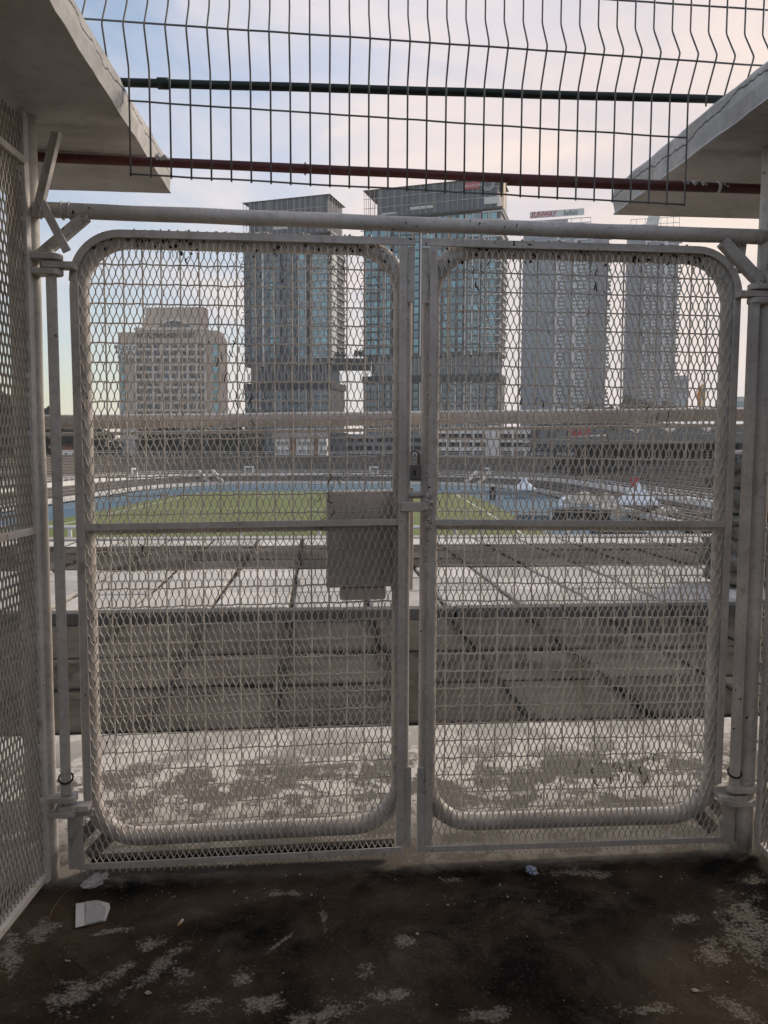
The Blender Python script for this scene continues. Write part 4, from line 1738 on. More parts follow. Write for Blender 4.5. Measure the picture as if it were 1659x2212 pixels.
mb = MB()
for i in range(8):
    mb.box(w * (i + .2) / 8, w * (i + .8) / 8, -.1, -.01, h - 3, h - 1.2)
mb.build('window', m_glass_grey, t)
t, w, h = block('white_block', 'low white block beyond the side mesh at far left', -40, 66, 925, 240, 10, m_white)
mb = MB()
mb.box(0, w, 0, 10, 0, h)
mb.build('wall', m_white, t)
for i in range(2):
    mb = MB()
    mb.box(.5, w - .5, -.1, -.01, h - 2.2 - i * 3.2, h - 1.1 - i * 3.2)
    mb.build('window_band', m_glass_dark, t)

# ------------------------------------------------------------------ floor, and unseen walls and ceiling added to shade the passage
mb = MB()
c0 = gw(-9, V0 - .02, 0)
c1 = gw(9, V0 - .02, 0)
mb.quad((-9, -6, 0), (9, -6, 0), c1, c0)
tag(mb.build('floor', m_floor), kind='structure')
mb = MB()
mb.box(-6, 6, -6, -2.8, 2.83, 3.05)
tag(mb.build('shade_ceiling', m_conc_dark), kind='structure')
mb = MB()
mb.box(-6, 6, -6.2, -6.0, -.02, 3.05)
tag(mb.build('back_wall', m_conc_dark), kind='structure')

mb = MB()
mb.box(-1.42, -1.24, -5.99, 0.35, -.02, 2.40)
tag(mb.build('side_wall', m_conc_dark), kind='structure')  # unseen wall, added on the left only to darken that side


def canopy(pts, label, yn):
    c = sum((Vector(p) for p in pts), Vector()) / len(pts)
    t = thing('canopy_slab', label, 'canopy', (c.x, c.y, 2.67))
    n = len(pts)
    # rows of vertices along each edge for a slightly uneven plaster edge
    out = []
    for i in range(n):
        a, b = Vector(pts[i]), Vector(pts[(i + 1) % n])
        k = max(1, int((b - a).length / .06))
        for j in range(k):
            out.append(a.lerp(b, j / k))
    mb = MB()
    m_ = len(out)
    lv = [(0, 0), (0.012, -.010), (.065, 0.0), (.118, -.004), (.135, -.02)]
    rings = []
    for z, ins in lv:
        rg = []
        for q, p in enumerate(out):
            d = (Vector((p.x, p.y, 0)) - Vector((c.x, c.y, 0))).normalized()
            nz = mnoise.noise(Vector((p.x * 9, p.y * 9, z * 20))) * .006 + mnoise.noise(Vector((p.x * 30, p.y * 30, z * 60))) * .003
            pp = p + d * (ins * (-1 if ins < 0 and False else 1) + nz)
            rg.append((pp.x - c.x, pp.y - c.y, z + nz * .5))
        rings.append(mb.add(rg))
    for a, b in zip(rings[:-1], rings[1:]):
        for q in range(m_):
            mb.face((a + q, a + (q + 1) % m_, b + (q + 1) % m_, b + q))
    mb.face([rings[0] + q for q in range(m_)][::-1])
    mb.face([rings[-1] + q for q in range(m_)])
    mb.build('slab', m_plaster, t)
    return t, c


zs = 2.67
aL, bL = zpl(370, 418, zs), zpl(110, 410, zs)
nL = zpl(103, 0, zs)
dL = (nL - aL)
farL = nL + dL * ((nL.y + 1.2) / -dL.y)
exL = bL + (bL - aL) * 5
tL, cL = canopy([(exL.x, exL.y, 0), (exL.x, -1.2, 0), (farL.x, -1.2, 0), (aL.x, aL.y, 0)], 'dark soffit concrete canopy slab overhead at upper left', 0)
aR, bR = zpl(1324, 464, zs), zpl(1649, 473, zs)
nR = zpl(1659, 213, zs)
dR = (nR - aR)
farR = nR + dR * ((nR.y + 1.2) / -dR.y)
exR = bR + (bR - aR) * 5
tR, cR = canopy([(aR.x, aR.y, 0), (farR.x, -1.2, 0), (exR.x, -1.2, 0), (exR.x, exR.y, 0)], 'concrete canopy slab with cracked edge overhead at upper right', 0)
# drip strips on the soffits
for t, c, p0, p1 in ((tL, cL, zpl(85, 328, zs), zpl(320, 341, zs)), (tR, cR, zpl(1445, 396, zs), zpl(1650, 403, zs))):
    mb = MB()
    q0, q1 = p0 + (p0 - p1) * 3 if t is tL else p0, p1 if t is tL else p1 + (p1 - p0) * 3
    mb.bar((q0.x - c.x, q0.y - c.y, -.012), (q1.x - c.x, q1.y - c.y, -.012), .05, .02, (0, 0, 1))
    mb.build('drip_strip', m_plaster, t)

# ------------------------------------------------------------------ gate frame: header, posts, hinges, braces
GR = (0, 0, GA)
gf = thing('gateway', 'old white painted pipe frame of posts and header holding both gate leaves', 'gateway', tuple(GO), GR)


def wob(p0, p1, n, amp, seed):
    p0, p1 = Vector(p0), Vector(p1)
    return [p0.lerp(p1, k / n) + mnoise.noise_vector(Vector((k * .37 + seed, seed, 0))) * amp for k in range(n + 1)]


mb = MB()
mb.tube(wob((-1.20, -.01, 2.362), (1.46, -.01, 2.342), 24, .004, 1), lambda f: .0262 + .0016 * mnoise.noise(Vector((f * 37, 3, 1))), 14)
for u in (-1.10, -1.075):
    mb.tube([(u + .0, -.01 + .0285 * math.cos(a), 2.361 + .0285 * math.sin(a)) for a in [2 * math.pi * k / 12 for k in range(12)]], .003, 6, closed=True)
mb.build('header_pipe', m_frame, gf)
for u, zt_, r_, s_ in ((-1.213, 2.668, .030, 1), (1.422, 2.668, .035, -1)):
    mb = MB()
    mb.tube(wob((u, 0, 0), (u, 0, zt_), 18, .0035, u), r_, 16)
    for k in range(22):
        z_ = random.uniform(.1, 2.2)
        mb.blob((u - s_ * (r_ * .75) + random.uniform(-.006, .006), -r_ * .72, z_), random.uniform(.004, .011))
    mb.build('post', m_paint2, gf)
for u, z0, z1 in ((-1.138, .325, 2.165), (1.360, .262, 2.115)):
    mb = MB()
    mb.box(u - .0165, u + .0165, -.0445, -.0115, z0, z1)
    p = mb.build('pivot_bar', m_paint, gf, bevel=.003)
    p.rotation_euler = (0, R(0), R(14 if u < 0 else -14))
    p.location = (u, -.028, 0)
    for v_ in p.data.vertices:
        v_.co.x -= u
        v_.co.y += .028
    mb = MB()
    mb.tube([(.0 + .024 * math.cos(a), .0 + .024 * math.sin(a), z0 + .06 + .012 * math.sin(a * 1)) for a in [2 * math.pi * k / 14 for k in range(14)]], .0035, 6, closed=True)
    mb.build('cable_tie', m_black, p)


def lug(mb, u0, u1, z0, z1, r=.03, y=-.028, round_at=1):
    # flat hinge plate with one rounded end
    pts = []
    if round_at > 0:
        pts = [(u0, y - r)] + [(u1 + r * math.sin(a), y - r * math.cos(a)) for a in [R(20 * k) for k in range(10)]] + [(u0, y + r)]
    else:
        pts = [(u1, y + r)] + [(u0 - r * math.sin(a), y + r * math.cos(a)) for a in [R(20 * k) for k in range(10)]] + [(u1, y - r)]
    mb.prism([(x, yy, z0) for x, yy in pts], (0, 0, z1 - z0))


for (ua, ub, sgn, zs_) in ((-1.20, -1.128, 1, (2.20, 2.15)), (1.366, 1.44, -1, (2.158, 2.108))):
    for z in zs_:
        mb = MB()
        lug(mb, ua, ub, z - .010, z + .011, round_at=sgn)
        mb.build('hinge_plate', m_frame, gf, bevel=.004)
for (ua, ub, sgn, zs_) in ((-1.20, -1.128, 1, (.312, .258)), (1.36, 1.44, -1, (.258, .205))):
    for z in zs_:
        mb = MB()
        lug(mb, ua, ub, z - .010, z + .011, round_at=sgn)
        mb.build('hinge_plate', m_frame, gf, bevel=.004)
mb = MB()
mb.tube([(-1.139, -.028, 2.10), (-1.139, -.028, 2.235)], .014, 10)
mb.build('hinge_pin', m_frame, gf)
mb = MB()
mb.tube([(-1.139, -.028, .24), (-1.139, -.028, .33)], .014, 10)
mb.build('hinge_pin', m_frame, gf)
mb = MB()
mb.bar((-1.178, -.02, 2.205), (-1.02, -.012, 2.345), .036, .03)
mb.build('brace', m_frame, gf, bevel=.003)
mb = MB()
mb.bar((-1.152, -.066, 2.375), (-1.073, -.062, 2.213), .028, .008)
mb.build('loose_strap', m_frame, gf, bevel=.002)
mb = MB()
qa, qb = guz(77, 470, -.05), guz(121, 285, -.05)
a0, a1 = Vector((qa[0], -.05, qa[1])), Vector((qb[0], -.05, qb[1]))
mb.bar(a0, a1, .032, .005)
off = (a1 - a0).normalized().cross(Vector((0, 1, 0))) * .0175
if off.x < 0:
    off = -off
mb.bar(a0 + off + Vector((0, -.010, 0)), a1 + off + Vector((0, -.010, 0)), .005, .030)
mb.build('angle_iron', m_frame, gf, bevel=.0015)
mb = MB()
mb.bar((1.236, -.015, 2.322), (1.388, -.02, 2.175), .040, .034)
mb.build('brace', m_frame, gf, bevel=.003)
mb = MB()
mb.bar((1.335, .02, 2.34), (1.325, .02, 2.22), .024, .02)
mb.build('hanger_bar', m_frame, gf, bevel=.002)
ring_ = MB()
for k in range(14):
    a, b = 2 * math.pi * k / 14, 2 * math.pi * (k + 1) / 14
    ring_.bar((1.308 + .011 * math.cos(a), .02, 2.285 + .016 * math.sin(a)), (1.308 + .011 * math.cos(b), .02, 2.285 + .016 * math.sin(b)), .007, .006)
ring_.box(1.298, 1.318, .017, .023, 2.30, 2.34)
ring_.build('eye_plate', m_frame, gf)
mb = MB()
for (u, z) in ((-1.14, 2.36), (1.395, 2.345), (1.24, 2.315), (1.38, 2.18), (-1.17, 2.215), (-1.02, 2.34)):
    for k in range(9):
        mb.blob((u + random.uniform(-.022, .022), -.028 + random.uniform(-.006, .005), z + random.uniform(-.022, .022)), random.uniform(.003, .0065))
tag(mb.build('weld_bead', m_frame, gf), kind='stuff')

# ------------------------------------------------------------------ expanded mesh builder
SW, LW, KN = .0232, .064, .013


def expanded(mb, x0, x1, zlo, zhi, y=.006, w=.0028, dpt=.0046, phase=0.0, sw=SW, lw=LW, kn=KN, wobble=.0008):
    half = lw / 2
    pitch = sw / 2
    i = 0
    x = x0
    while x < x1:
        lo, hi = zlo(x), zhi(x)
        if hi - lo > .02:
            sgn = 1 if i % 2 else -1
            a = pitch / 2 - w * .35
            k = int(math.floor((lo - phase) / half))
            pts = []
            while True:
                zc_ = phase + k * half
                if zc_ - kn / 2 > hi:
                    break
                xx = x + sgn * (a if k % 2 else -a)
                jx = mnoise.noise(Vector((x * 11, zc_ * 11, 0))) * wobble * 2 + mnoise.noise(Vector((x * 2.2, zc_ * 2.7, 8))) * .004 + mnoise.noise(Vector((x * 90, zc_ * 40, 3))) * .0009
                pts.append((xx + jx, zc_ - kn / 2))
                pts.append((xx + jx, zc_ + kn / 2))
                k += 1
            # clip
            cl_ = []
            for (xa, za), (xb, zb) in zip(pts[:-1], pts[1:]):
                if zb <= lo or za >= hi:
                    continue
                if za < lo:
                    f = (lo - za) / (zb - za)
                    xa, za = xa + (xb - xa) * f, lo
                if zb > hi:
                    f = (hi - za) / (zb - za)
                    xb, zb = xa + (xb - xa) * f, hi
                if not cl_:
                    cl_.append((xa, za))
                cl_.append((xb, zb))
            if len(cl_) > 1:
                vs = []
                for q, (xx, zz_) in enumerate(cl_):
                    yy = y + mnoise.noise(Vector((x * 2.3, zz_ * 2.3, 5))) * .003
                    vs += [(xx - w / 2, yy - dpt / 2, zz_), (xx + w / 2, yy - dpt / 2, zz_), (xx + w / 2, yy + dpt / 2, zz_), (xx - w / 2, yy + dpt / 2, zz_)]
                b = mb.add(vs)
                for q in range(len(cl_) - 1):
                    for e in range(4):
                        mb.face((b + q * 4 + e, b + q * 4 + (e + 1) % 4, b + q * 4 + 4 + (e + 1) % 4, b + q * 4 + 4 + e))
        x += pitch
        i += 1


# ------------------------------------------------------------------ the two gate leaves
LWD = 1.176      # stile edge to tube centre


def leaf(s, label, origin, tilt, zofs):
    """s=-1: leaf runs to the left of its stile, +1 to the right; local a = distance from the stile edge"""
    t = thing('gate_leaf', label, 'gate leaf', tuple(gw(origin, 0, 0)), (0, tilt, GA), 'pair of mesh gate leaves')
    X = lambda a: s * a

    def bx(mb, a0, a1, y0, y1, z0, z1):
        mb.box(min(X(a0), X(a1)), max(X(a0), X(a1)), y0, y1, z0, z1)
    rt, tc_ = .033, .042
    aL, aR, zT, zB, cr = LWD, .041, 2.285 + zofs, .128 + zofs, .175
    path = []
    for (ca, cz, a_from) in ((aL - cr, zT - cr, 0), (aR + cr, zT - cr, 90), (aR + cr, zB + cr, 180), (aL - cr, zB + cr, 270)):
        for k in range(9):
            a = R(a_from + 90 * k / 8)
            path.append((X(ca + cr * math.cos(a)), tc_, cz + cr * math.sin(a)))
    # densify straight runs
    dense = []
    for p, q in zip(path, path[1:] + path[:1]):
        p, q = Vector(p), Vector(q)
        k = max(1, int((q - p).length / .12))
        for j in range(k):
            pp = p.lerp(q, j / k)
            dense.append(pp + mnoise.noise_vector(pp * 3.1) * .0022)
    mb = MB()
    mb.tube(dense, rt, 14, closed=True)
    mb.build('tube_frame', m_frame, t)
    # flat bar border in front of the mesh
    mb = MB()
    ca, cz, r2 = LWD - .155, 2.130 + zofs, .163
    bx(mb, LWD - .010, LWD + .016, -.008, 0, .275, cz)
    arc = [(X(ca + r2 * math.cos(R(k * 9))), -.004, cz + r2 * math.sin(R(k * 9))) for k in range(11)]
    for p, q in zip(arc[:-1], arc[1:]):
        mb.bar(p, Vector(q) + (Vector(q) - Vector(p)) * .06, .026, .0081)
    bx(mb, .0, ca, -.0082, .0002, cz + r2 - .013, cz + r2 + .013)
    mb.build('flat_border', m_paint, t, bevel=.0015)
    mb = MB()
    for k in range(90):
        a = random.uniform(.05, ca)
        mb.blob((X(a), random.uniform(-.005, .02), cz + r2 + .012 + random.uniform(-.001, .004)), random.uniform(.003, .008), 5)
    tag(mb.build('paint_crust', m_frame, t), kind='stuff')
    mb = MB()
    bx(mb, .030, .058, -.008, 0, .062, cz + r2 - .0135)
    bx(mb, .001, .0295, .004, .012, 2.08, cz + r2 - .016)
    bx(mb, .001, .0295, .004, .012, .05 if s < 0 else .2605, .36)
    mb.build('stile', m_paint, t, bevel=.0015)
    mb = MB()
    for k in range(26):
        z_ = random.uniform(.1, 2.25)
        for j in range(random.randint(1, 4)):
            mb.blob((X(.0295 + random.uniform(-.004, .004)), -.004, z_ + j * .012 + random.uniform(-.004, .004)), random.uniform(.003, .007), 5)
    tag(mb.build('weld_bead', m_frame, t), kind='stuff')
    if s > 0:
        mb = MB()
        bx(mb, .001, .032, -.004, .022, .035, .259)
        mb.build('stile_shoe', m_paint, t, bevel=.0015)
    mb = MB()
    bx(mb, .059, LWD - .011, -.0075, .0, 1.276, 1.300)
    bx(mb, .059, LWD - .011, .011, .032, 1.262, 1.277)
    mb.build('mid_bar', m_paint, t, bevel=.0015)
    mb = MB()
    bx(mb, .035 if s < 0 else .033, LWD + .045, -.0075, .0, .036, .058)
    mb.build('bottom_bar', m_paint, t, bevel=.0015)
    if s < 0:
        mb = MB()
        bx(mb, .06, LWD + .01, .034, .060, .020, .058)
        mb.build('bottom_channel', m_grimy, t)
    mb = MB()
    bx(mb, LWD + .028, LWD + .078, -.006, .012, .040, .236)
    mb.build('corner_upright', m_paint, t, bevel=.0015)
    mb = MB()
    bx(mb, LWD - .012, LWD + .080, -.007, .012, .2365, .264)
    mb.build('corner_stub', m_paint, t, bevel=.0015)
    mb = MB()
    mb.bar((X(LWD - .09), .045, .17), (X(LWD + .02), .045, .06), .05, .012)
    mb.bar((X(LWD - .05), .046, .235), (X(LWD + .05), .046, .13), .04, .012)
    mb.build('corner_strut', m_steel, t)
    # hinge tongues
    for z in ((2.175, .285) if s < 0 else (2.133, .232)):
        mb = MB()
        a0, a1 = LWD - .01, LWD + .085
        mb.prism([(X(a0), -.052, z - .011)] + [(X(a1 + .022 * math.sin(R(20 * k))), -.028 - .024 * math.cos(R(20 * k)), z - .011) for k in range(10)] + [(X(a0), -.004, z - .011)], (0, 0, .021))
        mb.build('hinge_tongue', m_frame, t, bevel=.002)
    # expanded metal
    mb = MB()

    def zhi(x):
        a = x * s
        if a > LWD + .0:
            return .236
        if a > ca:
            return cz + math.sqrt(max(0, r2 ** 2 - (a - ca) ** 2)) - .004
        return cz + r2 - .004

    def zlo(x):
        return .014 + .012 * mnoise.noise(Vector((x * 40, s, 0)))
    xa, xb = X(.045), X(LWD + .035)
    expanded(mb, min(xa, xb), max(xa, xb), zlo, zhi, y=.0065, phase=.013 * s)
    tag(mb.build('expanded_mesh', m_mesh, t), kind='stuff')
    # dirt clots and snagged threads on the mesh
    mb = MB()
    rs = random.Random(3 + s)
    spots = [(.62, 1.78), (.60, 1.70), (.66, 1.9), (.30, 1.42), (.34, 1.36), (.95, 1.2), (.5, 2.2), (.8, 2.22), (.3, 2.2)] if s < 0 else [(.72, .34), (.78, .36), (.84, .33), (.90, .35), (.66, .38), (.4, 1.75), (.2, 2.2), (.6, 2.2), (.9, 1.7)]
    for (a, z_) in spots:
        for q in range(4):
            aa, zz_ = a + rs.uniform(-.05, .05), z_ + rs.uniform(-.05, .05)
            p0 = Vector((X(aa), .002, zz_))
            mb.tube([p0, p0 + Vector((rs.uniform(-.008, .008), -.002, -.008)), p0 + Vector((rs.uniform(-.012, .012), 0, -.017 - rs.random() * .014))], rs.uniform(.0012, .0024), 5)
    for q in range(60):
        aa = rs.uniform(.08, ca + .1)
        mb.blob((X(aa), .010, cz + r2 - .016 - rs.random() ** 2 * .05), rs.uniform(.003, .007), 5)
    tag(mb.build('snagged_dirt', m_grimy, t), kind='stuff')
    # welded wire grid on the tube
    mb = MB()
    g_ = .0655
    r_in = cr
    k = 0
    a = aR + .070
    while a < LWD - .03:
        zt_ = zT - .01
        zb_ = zB + .01
        for (c0, e) in ((aL - cr, 1), (aR + cr, -1)):
            dd = (a - c0) * e
            if dd > 0:
                zt_ = zT - cr + math.sqrt(max(0, cr * cr - dd * dd))
                zb_ = zB + cr - math.sqrt(max(0, cr * cr - dd * dd))
        n_ = 40
        mb.tube([(X(a) + .0025 * mnoise.noise(Vector((a * 31, q * .9, 3))), .052 + .003 * mnoise.noise(Vector((a * 17, q * .5, 9))), zb_ + (zt_ - zb_) * q / n_) for q in range(n_ + 1)], .0030, 5, sm=False)
        a += g_
    z_ = zB + .05
    while z_ < zT - .03:
        a0, a1 = aR, aL
        for (c0, e) in ((zT - cr, 1), (zB + cr, -1)):
            dd = (z_ - c0) * e
            if dd > 0:
                q = cr - math.sqrt(max(0, cr * cr - dd * dd))
                a0, a1 = aR + q, aL - q
        n_ = 34
        mb.tube([(X(a0 + (a1 - a0) * q / n_), .047 + .0015 * (-1) ** q, z_ + .0035 * mnoise.noise(Vector((q * .55, z_ * 23, 7))) + .0012 * (-1) ** q) for q in range(n_ + 1)], .0029, 5, sm=False)
        z_ += g_ * 1.03
    tag(mb.build('wire_grid', m_wire, t), kind='stuff')
    return t, X, bx


LL, XL, bxl = leaf(-1, 'left mesh gate leaf carrying the boxed lock, sagging a little at its hinge side', .109, 0.0, 0.0)
RL, XR_, bxr = leaf(1, 'right mesh gate leaf with the latch tab, no lock box', .130, 0.0, 0.0)
# lock box on the left leaf
mb = MB()
prof = [(.075, .062), (.075, .125), (.084, .132), (.34, .132)]
mb.box(-.318, -.022, .078, .140, 1.035, 1.40)
o = mb.build('lock_box', m_box, LL, bevel=.012)
mb = MB()
mb.box(-.268, -.092, .085, .120, .985, 1.034)
mb.build('lower_flap', m_box, LL, bevel=.010)
mb = MB()
mb.box(-.0218, .010, .079, .120, 1.02, 1.41)
mb.build('lock_plate', m_box, LL, bevel=.006)
mb = MB()
mb.tube([(-.02, .03, 1.385), (.045, .03, 1.385)], .014, 10)
mb.build('bolt', m_box, LL)
# latch tab on the right leaf
mb = MB()
mb.box(-.070, .034, -.020, -.0085, 1.328, 1.362)
mb.build('latch_tab', m_paint, RL, bevel=.003)
mb = MB()
for k in range(40):
    mb.blob((.030 + random.uniform(-.008, .010), -.012 + random.uniform(-.006, .006), random.choice((1.345, 1.35, 1.30)) + random.uniform(-.045, .05)), random.uniform(.004, .009), 5)
tag(mb.build('weld_bead', m_frame, RL), kind='stuff')
# both leaves sag a little towards their hinges below the top rail
for t, X_, k_ in ((LL, -1, .015), (RL, 1, .011)):
    for ch in t.children:
        for v_ in ch.data.vertices:
            a_ = v_.co.x * X_
            f_ = min(1.0, max(0.0, (2.22 - v_.co.z) / .5))
            v_.co.z += k_ * (.55 - a_ / LWD) * f_
# padlock hanging between the stiles
u_, z_ = guz(895, 1018, .05)
pl = thing('padlock', 'dark old padlock hanging between the two gate stiles', 'padlock', tuple(gw(u_, .05, z_)), GR)
mb = MB()
mb.box(-.030, .030, -.012, .012, -.034, .026)
mb.build('body', m_steel, pl, bevel=.005)
mb = MB()
mb.tube([(-.016, 0, .02)] + [(.0 - .016 * math.cos(R(18 * k)), 0, .060 + .016 * math.sin(R(18 * k))) for k in range(11)] + [(.016, 0, .02)], .0045, 8)
mb.build('shackle', m_steel, pl)
mb = MB()
mb.box(-.003, .003, -.0135, -.012, -.015, .005)
mb.build('keyhole', m_black, pl)

# ------------------------------------------------------------------ pipe barrier outside the gate
bo = .30
uA, zA = guz(51, 913, bo)
uB, zB_ = guz(1640, 892, bo)
bp = thing('pipe_barrier', 'thick chipped white pipe barrier running across just outside the gate', 'barrier', tuple(gw(0, bo, 0)), GR)
mb = MB()
mb.tube(wob((uA, 0, zA), (uB + .25, 0, zB_), 26, .003, 4), .0275, 14)
mb.build('rail_pipe', m_pipe, bp)
mb = MB()
mb.tube(wob((uA, .02, zA - .045), (uB + .25, .02, zB_ - .045), 20, .002, 6), .007, 6)
mb.build('thin_rail', m_pipe, bp)
for u in (uA - .002, uB + .2):
    mb = MB()
    mb.tube([(u, .02, 0), (u, .02, 2.665)], .042, 14)
    mb.build('post', m_frame, bp)

# ------------------------------------------------------------------ pipes above the gate
def pipe_thing(name, label, cat, p0, p1, off, r, m, ext0, ext1, collar=None):
    u0, z0 = guz(*p0, off)
    u1, z1 = guz(*p1, off)
    a, b = Vector((u0, 0, z0)), Vector((u1, 0, z1))
    d = b - a
    a2, b2 = a - d * ext0, b + d * ext1
    t = thing(name, label, cat, tuple(gw(0, off, 0)), GR)
    mb = MB()
    mb.tube(wob(a2, b2, 24, .002, r * 99), r, 12)
    mb.build('pipe', m, t)
    if collar:
        for f, w_, m2 in collar:
            c = a + d * f
            e = d.normalized()
            mb = MB()
            mb.tube([c - e * w_ / 2, c + e * w_ / 2], r * 1.32, 12)
            mb.build('coupling', m2, t)
    return t


pipe_thing('green_pipe', 'dark green pipe behind the overhead wire panel, above the red pipe', 'pipe', (270, 178), (1560, 215), .06, .0145, m_green, .15, .25, [(.06, .038, m_green)])
rp = pipe_thing('red_pipe', 'red oxide pipe running below the canopies above the gate header', 'pipe', (130, 341), (1650, 409), .10, .0165, m_red, .06, .0, [(.33, .006, m_red), (.93, .012, m_pipe)])
mb = MB()
u1, z1 = guz(1095, 390, .10)
u2, z2 = guz(1650, 409, .10)
mb.tube([(u1, 0, z1), (u2 + .04, 0, z2)], .0180, 12)
mb.build('sleeve', m_red, rp)
mb = MB()
for (px, py) in ((1480, 400), (1500, 402), (1520, 403), (355, 347), (340, 346), (1566, 406)):
    u, z = guz(px, py - 6, .085)
    mb.blob((u, -.012, z), .009, 6, .5)
    mb.blob((u + .012, -.014, z - .004), .007, 6, .5)
tag(mb.build('plaster_splash', m_plaster, rp), kind='stuff')

# ------------------------------------------------------------------ overhead wire panel with V bends
vp = thing('wire_panel', 'overhead welded wire fence panel with V bends hanging above the gate', 'wire panel', tuple(GO), GR)
du = .0678
rw_ = .0033


def vprof(z0, ztop):
    pts = []
    base = [(2.455, 0), (2.835, 0), (2.848, -.006), (2.935, -.062), (2.945, -.066), (2.955, -.062), (3.045, -.006), (3.06, 0), (3.35, 0), (3.45, -.06), (3.55, 0), (3.9, 0)]
    for z, y in base:
        if z0 <= z <= ztop:
            pts.append((y, z))
    if not pts or pts[0][1] > z0 + .001:
        # interpolate the start
        for (za, ya), (zb, yb) in zip(base[:-1], base[1:]):
            if za <= z0 <= zb:
                f = (z0 - za) / (zb - za)
                pts.insert(0, (ya + (yb - ya) * f, z0))
                break
    return pts


for k in range(-3, 35):
    u = -.873 + k * du
    if k < 0:
        z0 = 2.835 + .0 * k
    elif k > 29:
        z0 = 2.80 if k == 30 else 2.835
    else:
        z0 = 2.488 - .0013 * k - .006 * mnoise.noise(Vector((k, 0, 0)))
        z0 -= .004
    pr = vprof(max(z0, 2.4551), 3.9)
    if z0 < 2.4551:
        pr.insert(0, (0, z0))
    bend = .003 * mnoise.noise(Vector((k * 2.7, 1, 1)))
    mb = MB()
    mb.tube([(u + bend * (z - 2.45), y - .004, z) for y, z in pr], rw_, 8)
    mb.build('vertical_wire', m_vwire, vp)
for z_l, z_r, y, kx0, kx1 in ((2.494, 2.455, .0035, -.1, 29.05), (2.735, 2.69, .0035, -.1, 29.1), (2.958, 2.925, -.062, -2.5, 34), (3.172, 3.15, .0035, -2.5, 34), (3.46, 3.44, -.058, -2.5, 34)):
    mb = MB()
    u0, u1 = -.873 + kx0 * du, -.873 + kx1 * du
    pts = [(u0 + (u1 - u0) * q / 30, y, z_l + (z_r - z_l) * ((u0 + (u1 - u0) * q / 30) + .873) / 1.967 + .002 * mnoise.noise(Vector((q * .6, z_l * 9, 0)))) for q in range(31)]
    mb.tube(pts, rw_, 8)
    mb.build('horizontal_wire', m_vwire, vp)

# ------------------------------------------------------------------ side mesh fences of the passage
def side_fence(x, y0, y1, label, sgn, zt):
    t = thing('side_fence', label, 'mesh fence', (x, y1, 0), (0, 0, R(90)))
    # local x runs along +Y, local y runs towards -X
    L = y1 - y0
    mb = MB()
    expanded(mb, -L, -.02, lambda q: .045, lambda q: zt - .01, y=0, phase=.01, w=.0030, dpt=.005)
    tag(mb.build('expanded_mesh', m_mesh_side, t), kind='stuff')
    mb = MB()
    yo = -.009 * sgn if False else 0
    mb.box(-.034, .0, -.012, .012, .02, zt)
    mb.build('end_bar', m_paint2, t, bevel=.002)
    for z in (.05, 1.278, 2.50):
        mb = MB()
        mb.box(-L, -.035, -.016, .016, z - .012, z + .012)
        mb.build('cross_bar', m_paint, t, bevel=.002)
    mb = MB()
    mb.box(-L, -L + .03, -.014, .014, .02, zt)
    mb.build('end_bar', m_paint, t)
    return t


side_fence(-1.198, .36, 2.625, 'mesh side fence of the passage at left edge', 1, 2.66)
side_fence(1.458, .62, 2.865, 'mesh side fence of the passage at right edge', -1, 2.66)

# ------------------------------------------------------------------ litter on the floor
def fl_(px, py, z=0.0):
    return zpl(px, py, z)


c = fl_(200, 1975)
pp = [fl_(164, 1955), fl_(163, 2008), fl_(228, 1991), fl_(238, 1964), fl_(236, 1955), fl_(212, 1947)]
ps = thing('paper_sheet', 'flat torn sheet of grey printed paper lying on the floor', 'paper', tuple(c))
mb = MB()
q = [p - c for p in pp]
mb.prism([(v.x, v.y, .004 + .002 * math.sin(i * 2.1)) for i, v in enumerate(q)], (0, 0, .0012))
mb.build('sheet', m_paper, ps)
mb = MB()
q2 = [fl_(185, 1952) - c, fl_(185, 2002) - c, fl_(226, 1991) - c, fl_(229, 1966) - c, fl_(211, 1949) - c]
mb.prism([(v.x, v.y, .0078) for v in q2], (0, 0, .0004))
mb.build('printed_area', m_paper2, ps)


def crumple(name, px, py, r, m, label, cat, seed, flat=.5, sub=3, amp=.5):
    c = fl_(px, py)
    bm = bmesh.new()
    bmesh.ops.create_icosphere(bm, subdivisions=sub, radius=1)
    for v_ in bm.verts:
        n_ = mnoise.noise(v_.co * 2.2 + Vector((seed, 0, 0))) * amp + abs(mnoise.noise(v_.co * 5 + Vector((0, seed, 0)))) * amp * .8
        v_.co *= 1 + n_
        v_.co = Vector((v_.co.x * r[0], v_.co.y * r[1], max(v_.co.z, -.6) * r[2] + r[2] * .62))
    me = bpy.data.meshes.new(name)
    bm.to_mesh(me)
    bm.free()
    me.materials.append(m)
    o = bpy.data.objects.new(name, me)
    COL.objects.link(o)
    o.location = c
    o.rotation_euler = (0, 0, seed)
    return tag(o, label, cat)


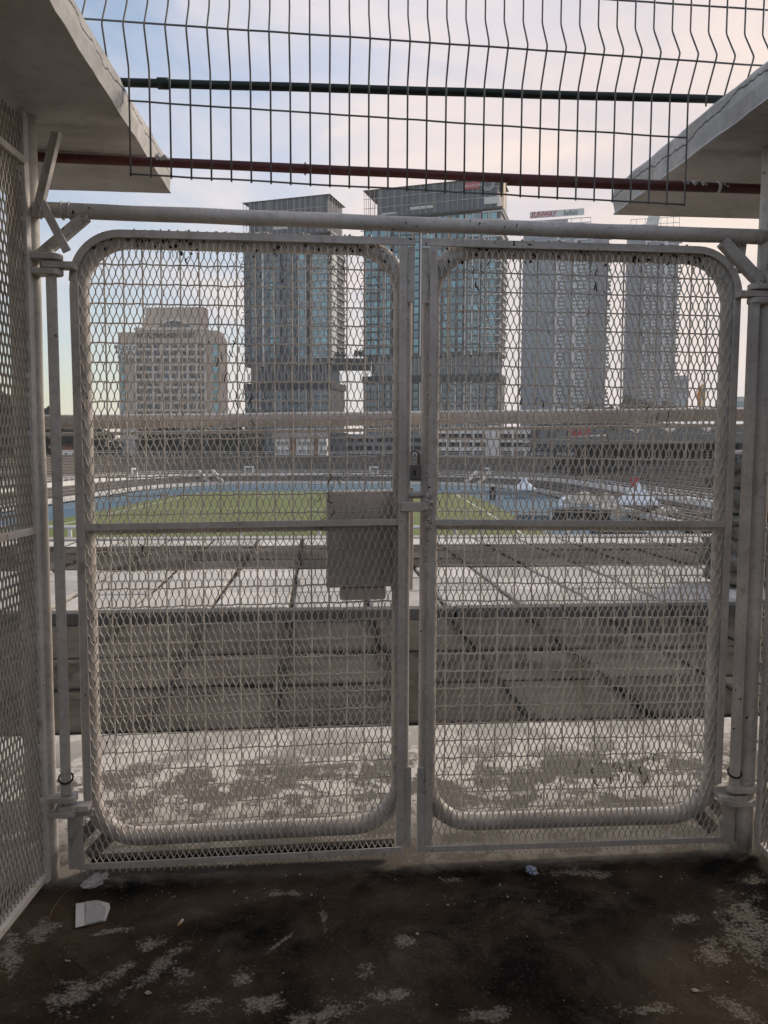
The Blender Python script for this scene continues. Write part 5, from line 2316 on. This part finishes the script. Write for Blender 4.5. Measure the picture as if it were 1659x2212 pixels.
crumple('tissue', 205, 1908, (.040, .024, .014), m_tissue, 'crumpled pinkish tissue on the floor under the left gate leaf', 'tissue', 1.1, amp=.8)
crumple('wrapper', 1148, 1885, (.022, .016, .013), m_foil, 'crumpled bluish foil ball in front of the right gate leaf', 'wrapper', 2.3, amp=.4)
c = fl_(389, 1997)
cb = thing('cigarette_butt', 'cigarette butt with tan filter on a pale floor patch', 'cigarette butt', tuple(c), (0, 0, R(70)))
mb = MB()
mb.tube([(-.012, 0, .005), (.006, 0, .005)], .0045, 9)
mb.build('filter', m_butt, cb)
mb = MB()
mb.tube([(.0061, 0, .005), (.016, .001, .006)], .0043, 9)
mb.build('paper_end', m_paper, cb)
for (px, py, a, lab) in ((1500, 2142, .013, 'small pale leaf scrap on the floor at lower right'), (146, 2078, .009, 'tiny white torn scrap on the floor at left'), (320, 2148, .012, 'rounded pale stone chip among the floor patches')):
    c = fl_(px, py)
    mb = MB()
    poly = [(a * random.uniform(.35, 1.2) * math.cos(q), a * .7 * random.uniform(.35, 1.2) * math.sin(q), .002 + random.uniform(0, .003)) for q in [2 * math.pi * k / 11 for k in range(11)]]
    mb.prism(poly, (0, 0, .0015))
    o = mb.build('scrap', m_flake, None, c)
    tag(o, lab, 'scrap')
mb = MB()
rnd = random.Random(4)
for k in range(110):
    px, py = rnd.uniform(120, 1640), rnd.choice((rnd.uniform(1870, 1960), rnd.uniform(1870, 2200)))
    c = fl_(px, py)
    a = .0012 + .0045 * rnd.random() ** 3
    mb.prism([(c.x + a * rnd.uniform(.6, 1.3) * math.cos(q), c.y + a * rnd.uniform(.6, 1.3) * math.sin(q), .0015) for q in [2 * math.pi * j / 5 for j in range(5)]], (rnd.uniform(-.001, .001), 0, .0022))
tag(mb.build('paint_flakes', m_flake), kind='stuff')
pts = [fl_(100, 2000), fl_(112, 1970), fl_(135, 1935), fl_(165, 1915)]
mb = MB()
mb.tube([(p.x, p.y, .004) for p in pts], .0011, 5)
tag(mb.build('straw', m_straw), 'thin dry straw curving on the floor near the left fence', 'straw')

# ------------------------------------------------------------------ air
mb = MB()
mb.box(-1200, 1200, -50, 1150, -12, 320)
hz = mb.build('haze', [])
def hazem(nt, b):
    nt.nodes.remove(b)
    v = nt.nodes.new('ShaderNodeVolumePrincipled')
    v.inputs['Color'].default_value = (0.90, 0.90, 0.92, 1)
    v.inputs['Density'].default_value = HAZE
    v.inputs['Anisotropy'].default_value = 0.2
    out = [n for n in nt.nodes if n.type == 'OUTPUT_MATERIAL'][0]
    nt.links.new(v.outputs[0], out.inputs['Volume'])
HAZE = 0.00024
m_h = mat('haze_air', hazem)
hz.data.materials.append(m_h)
tag(hz, kind='stuff')
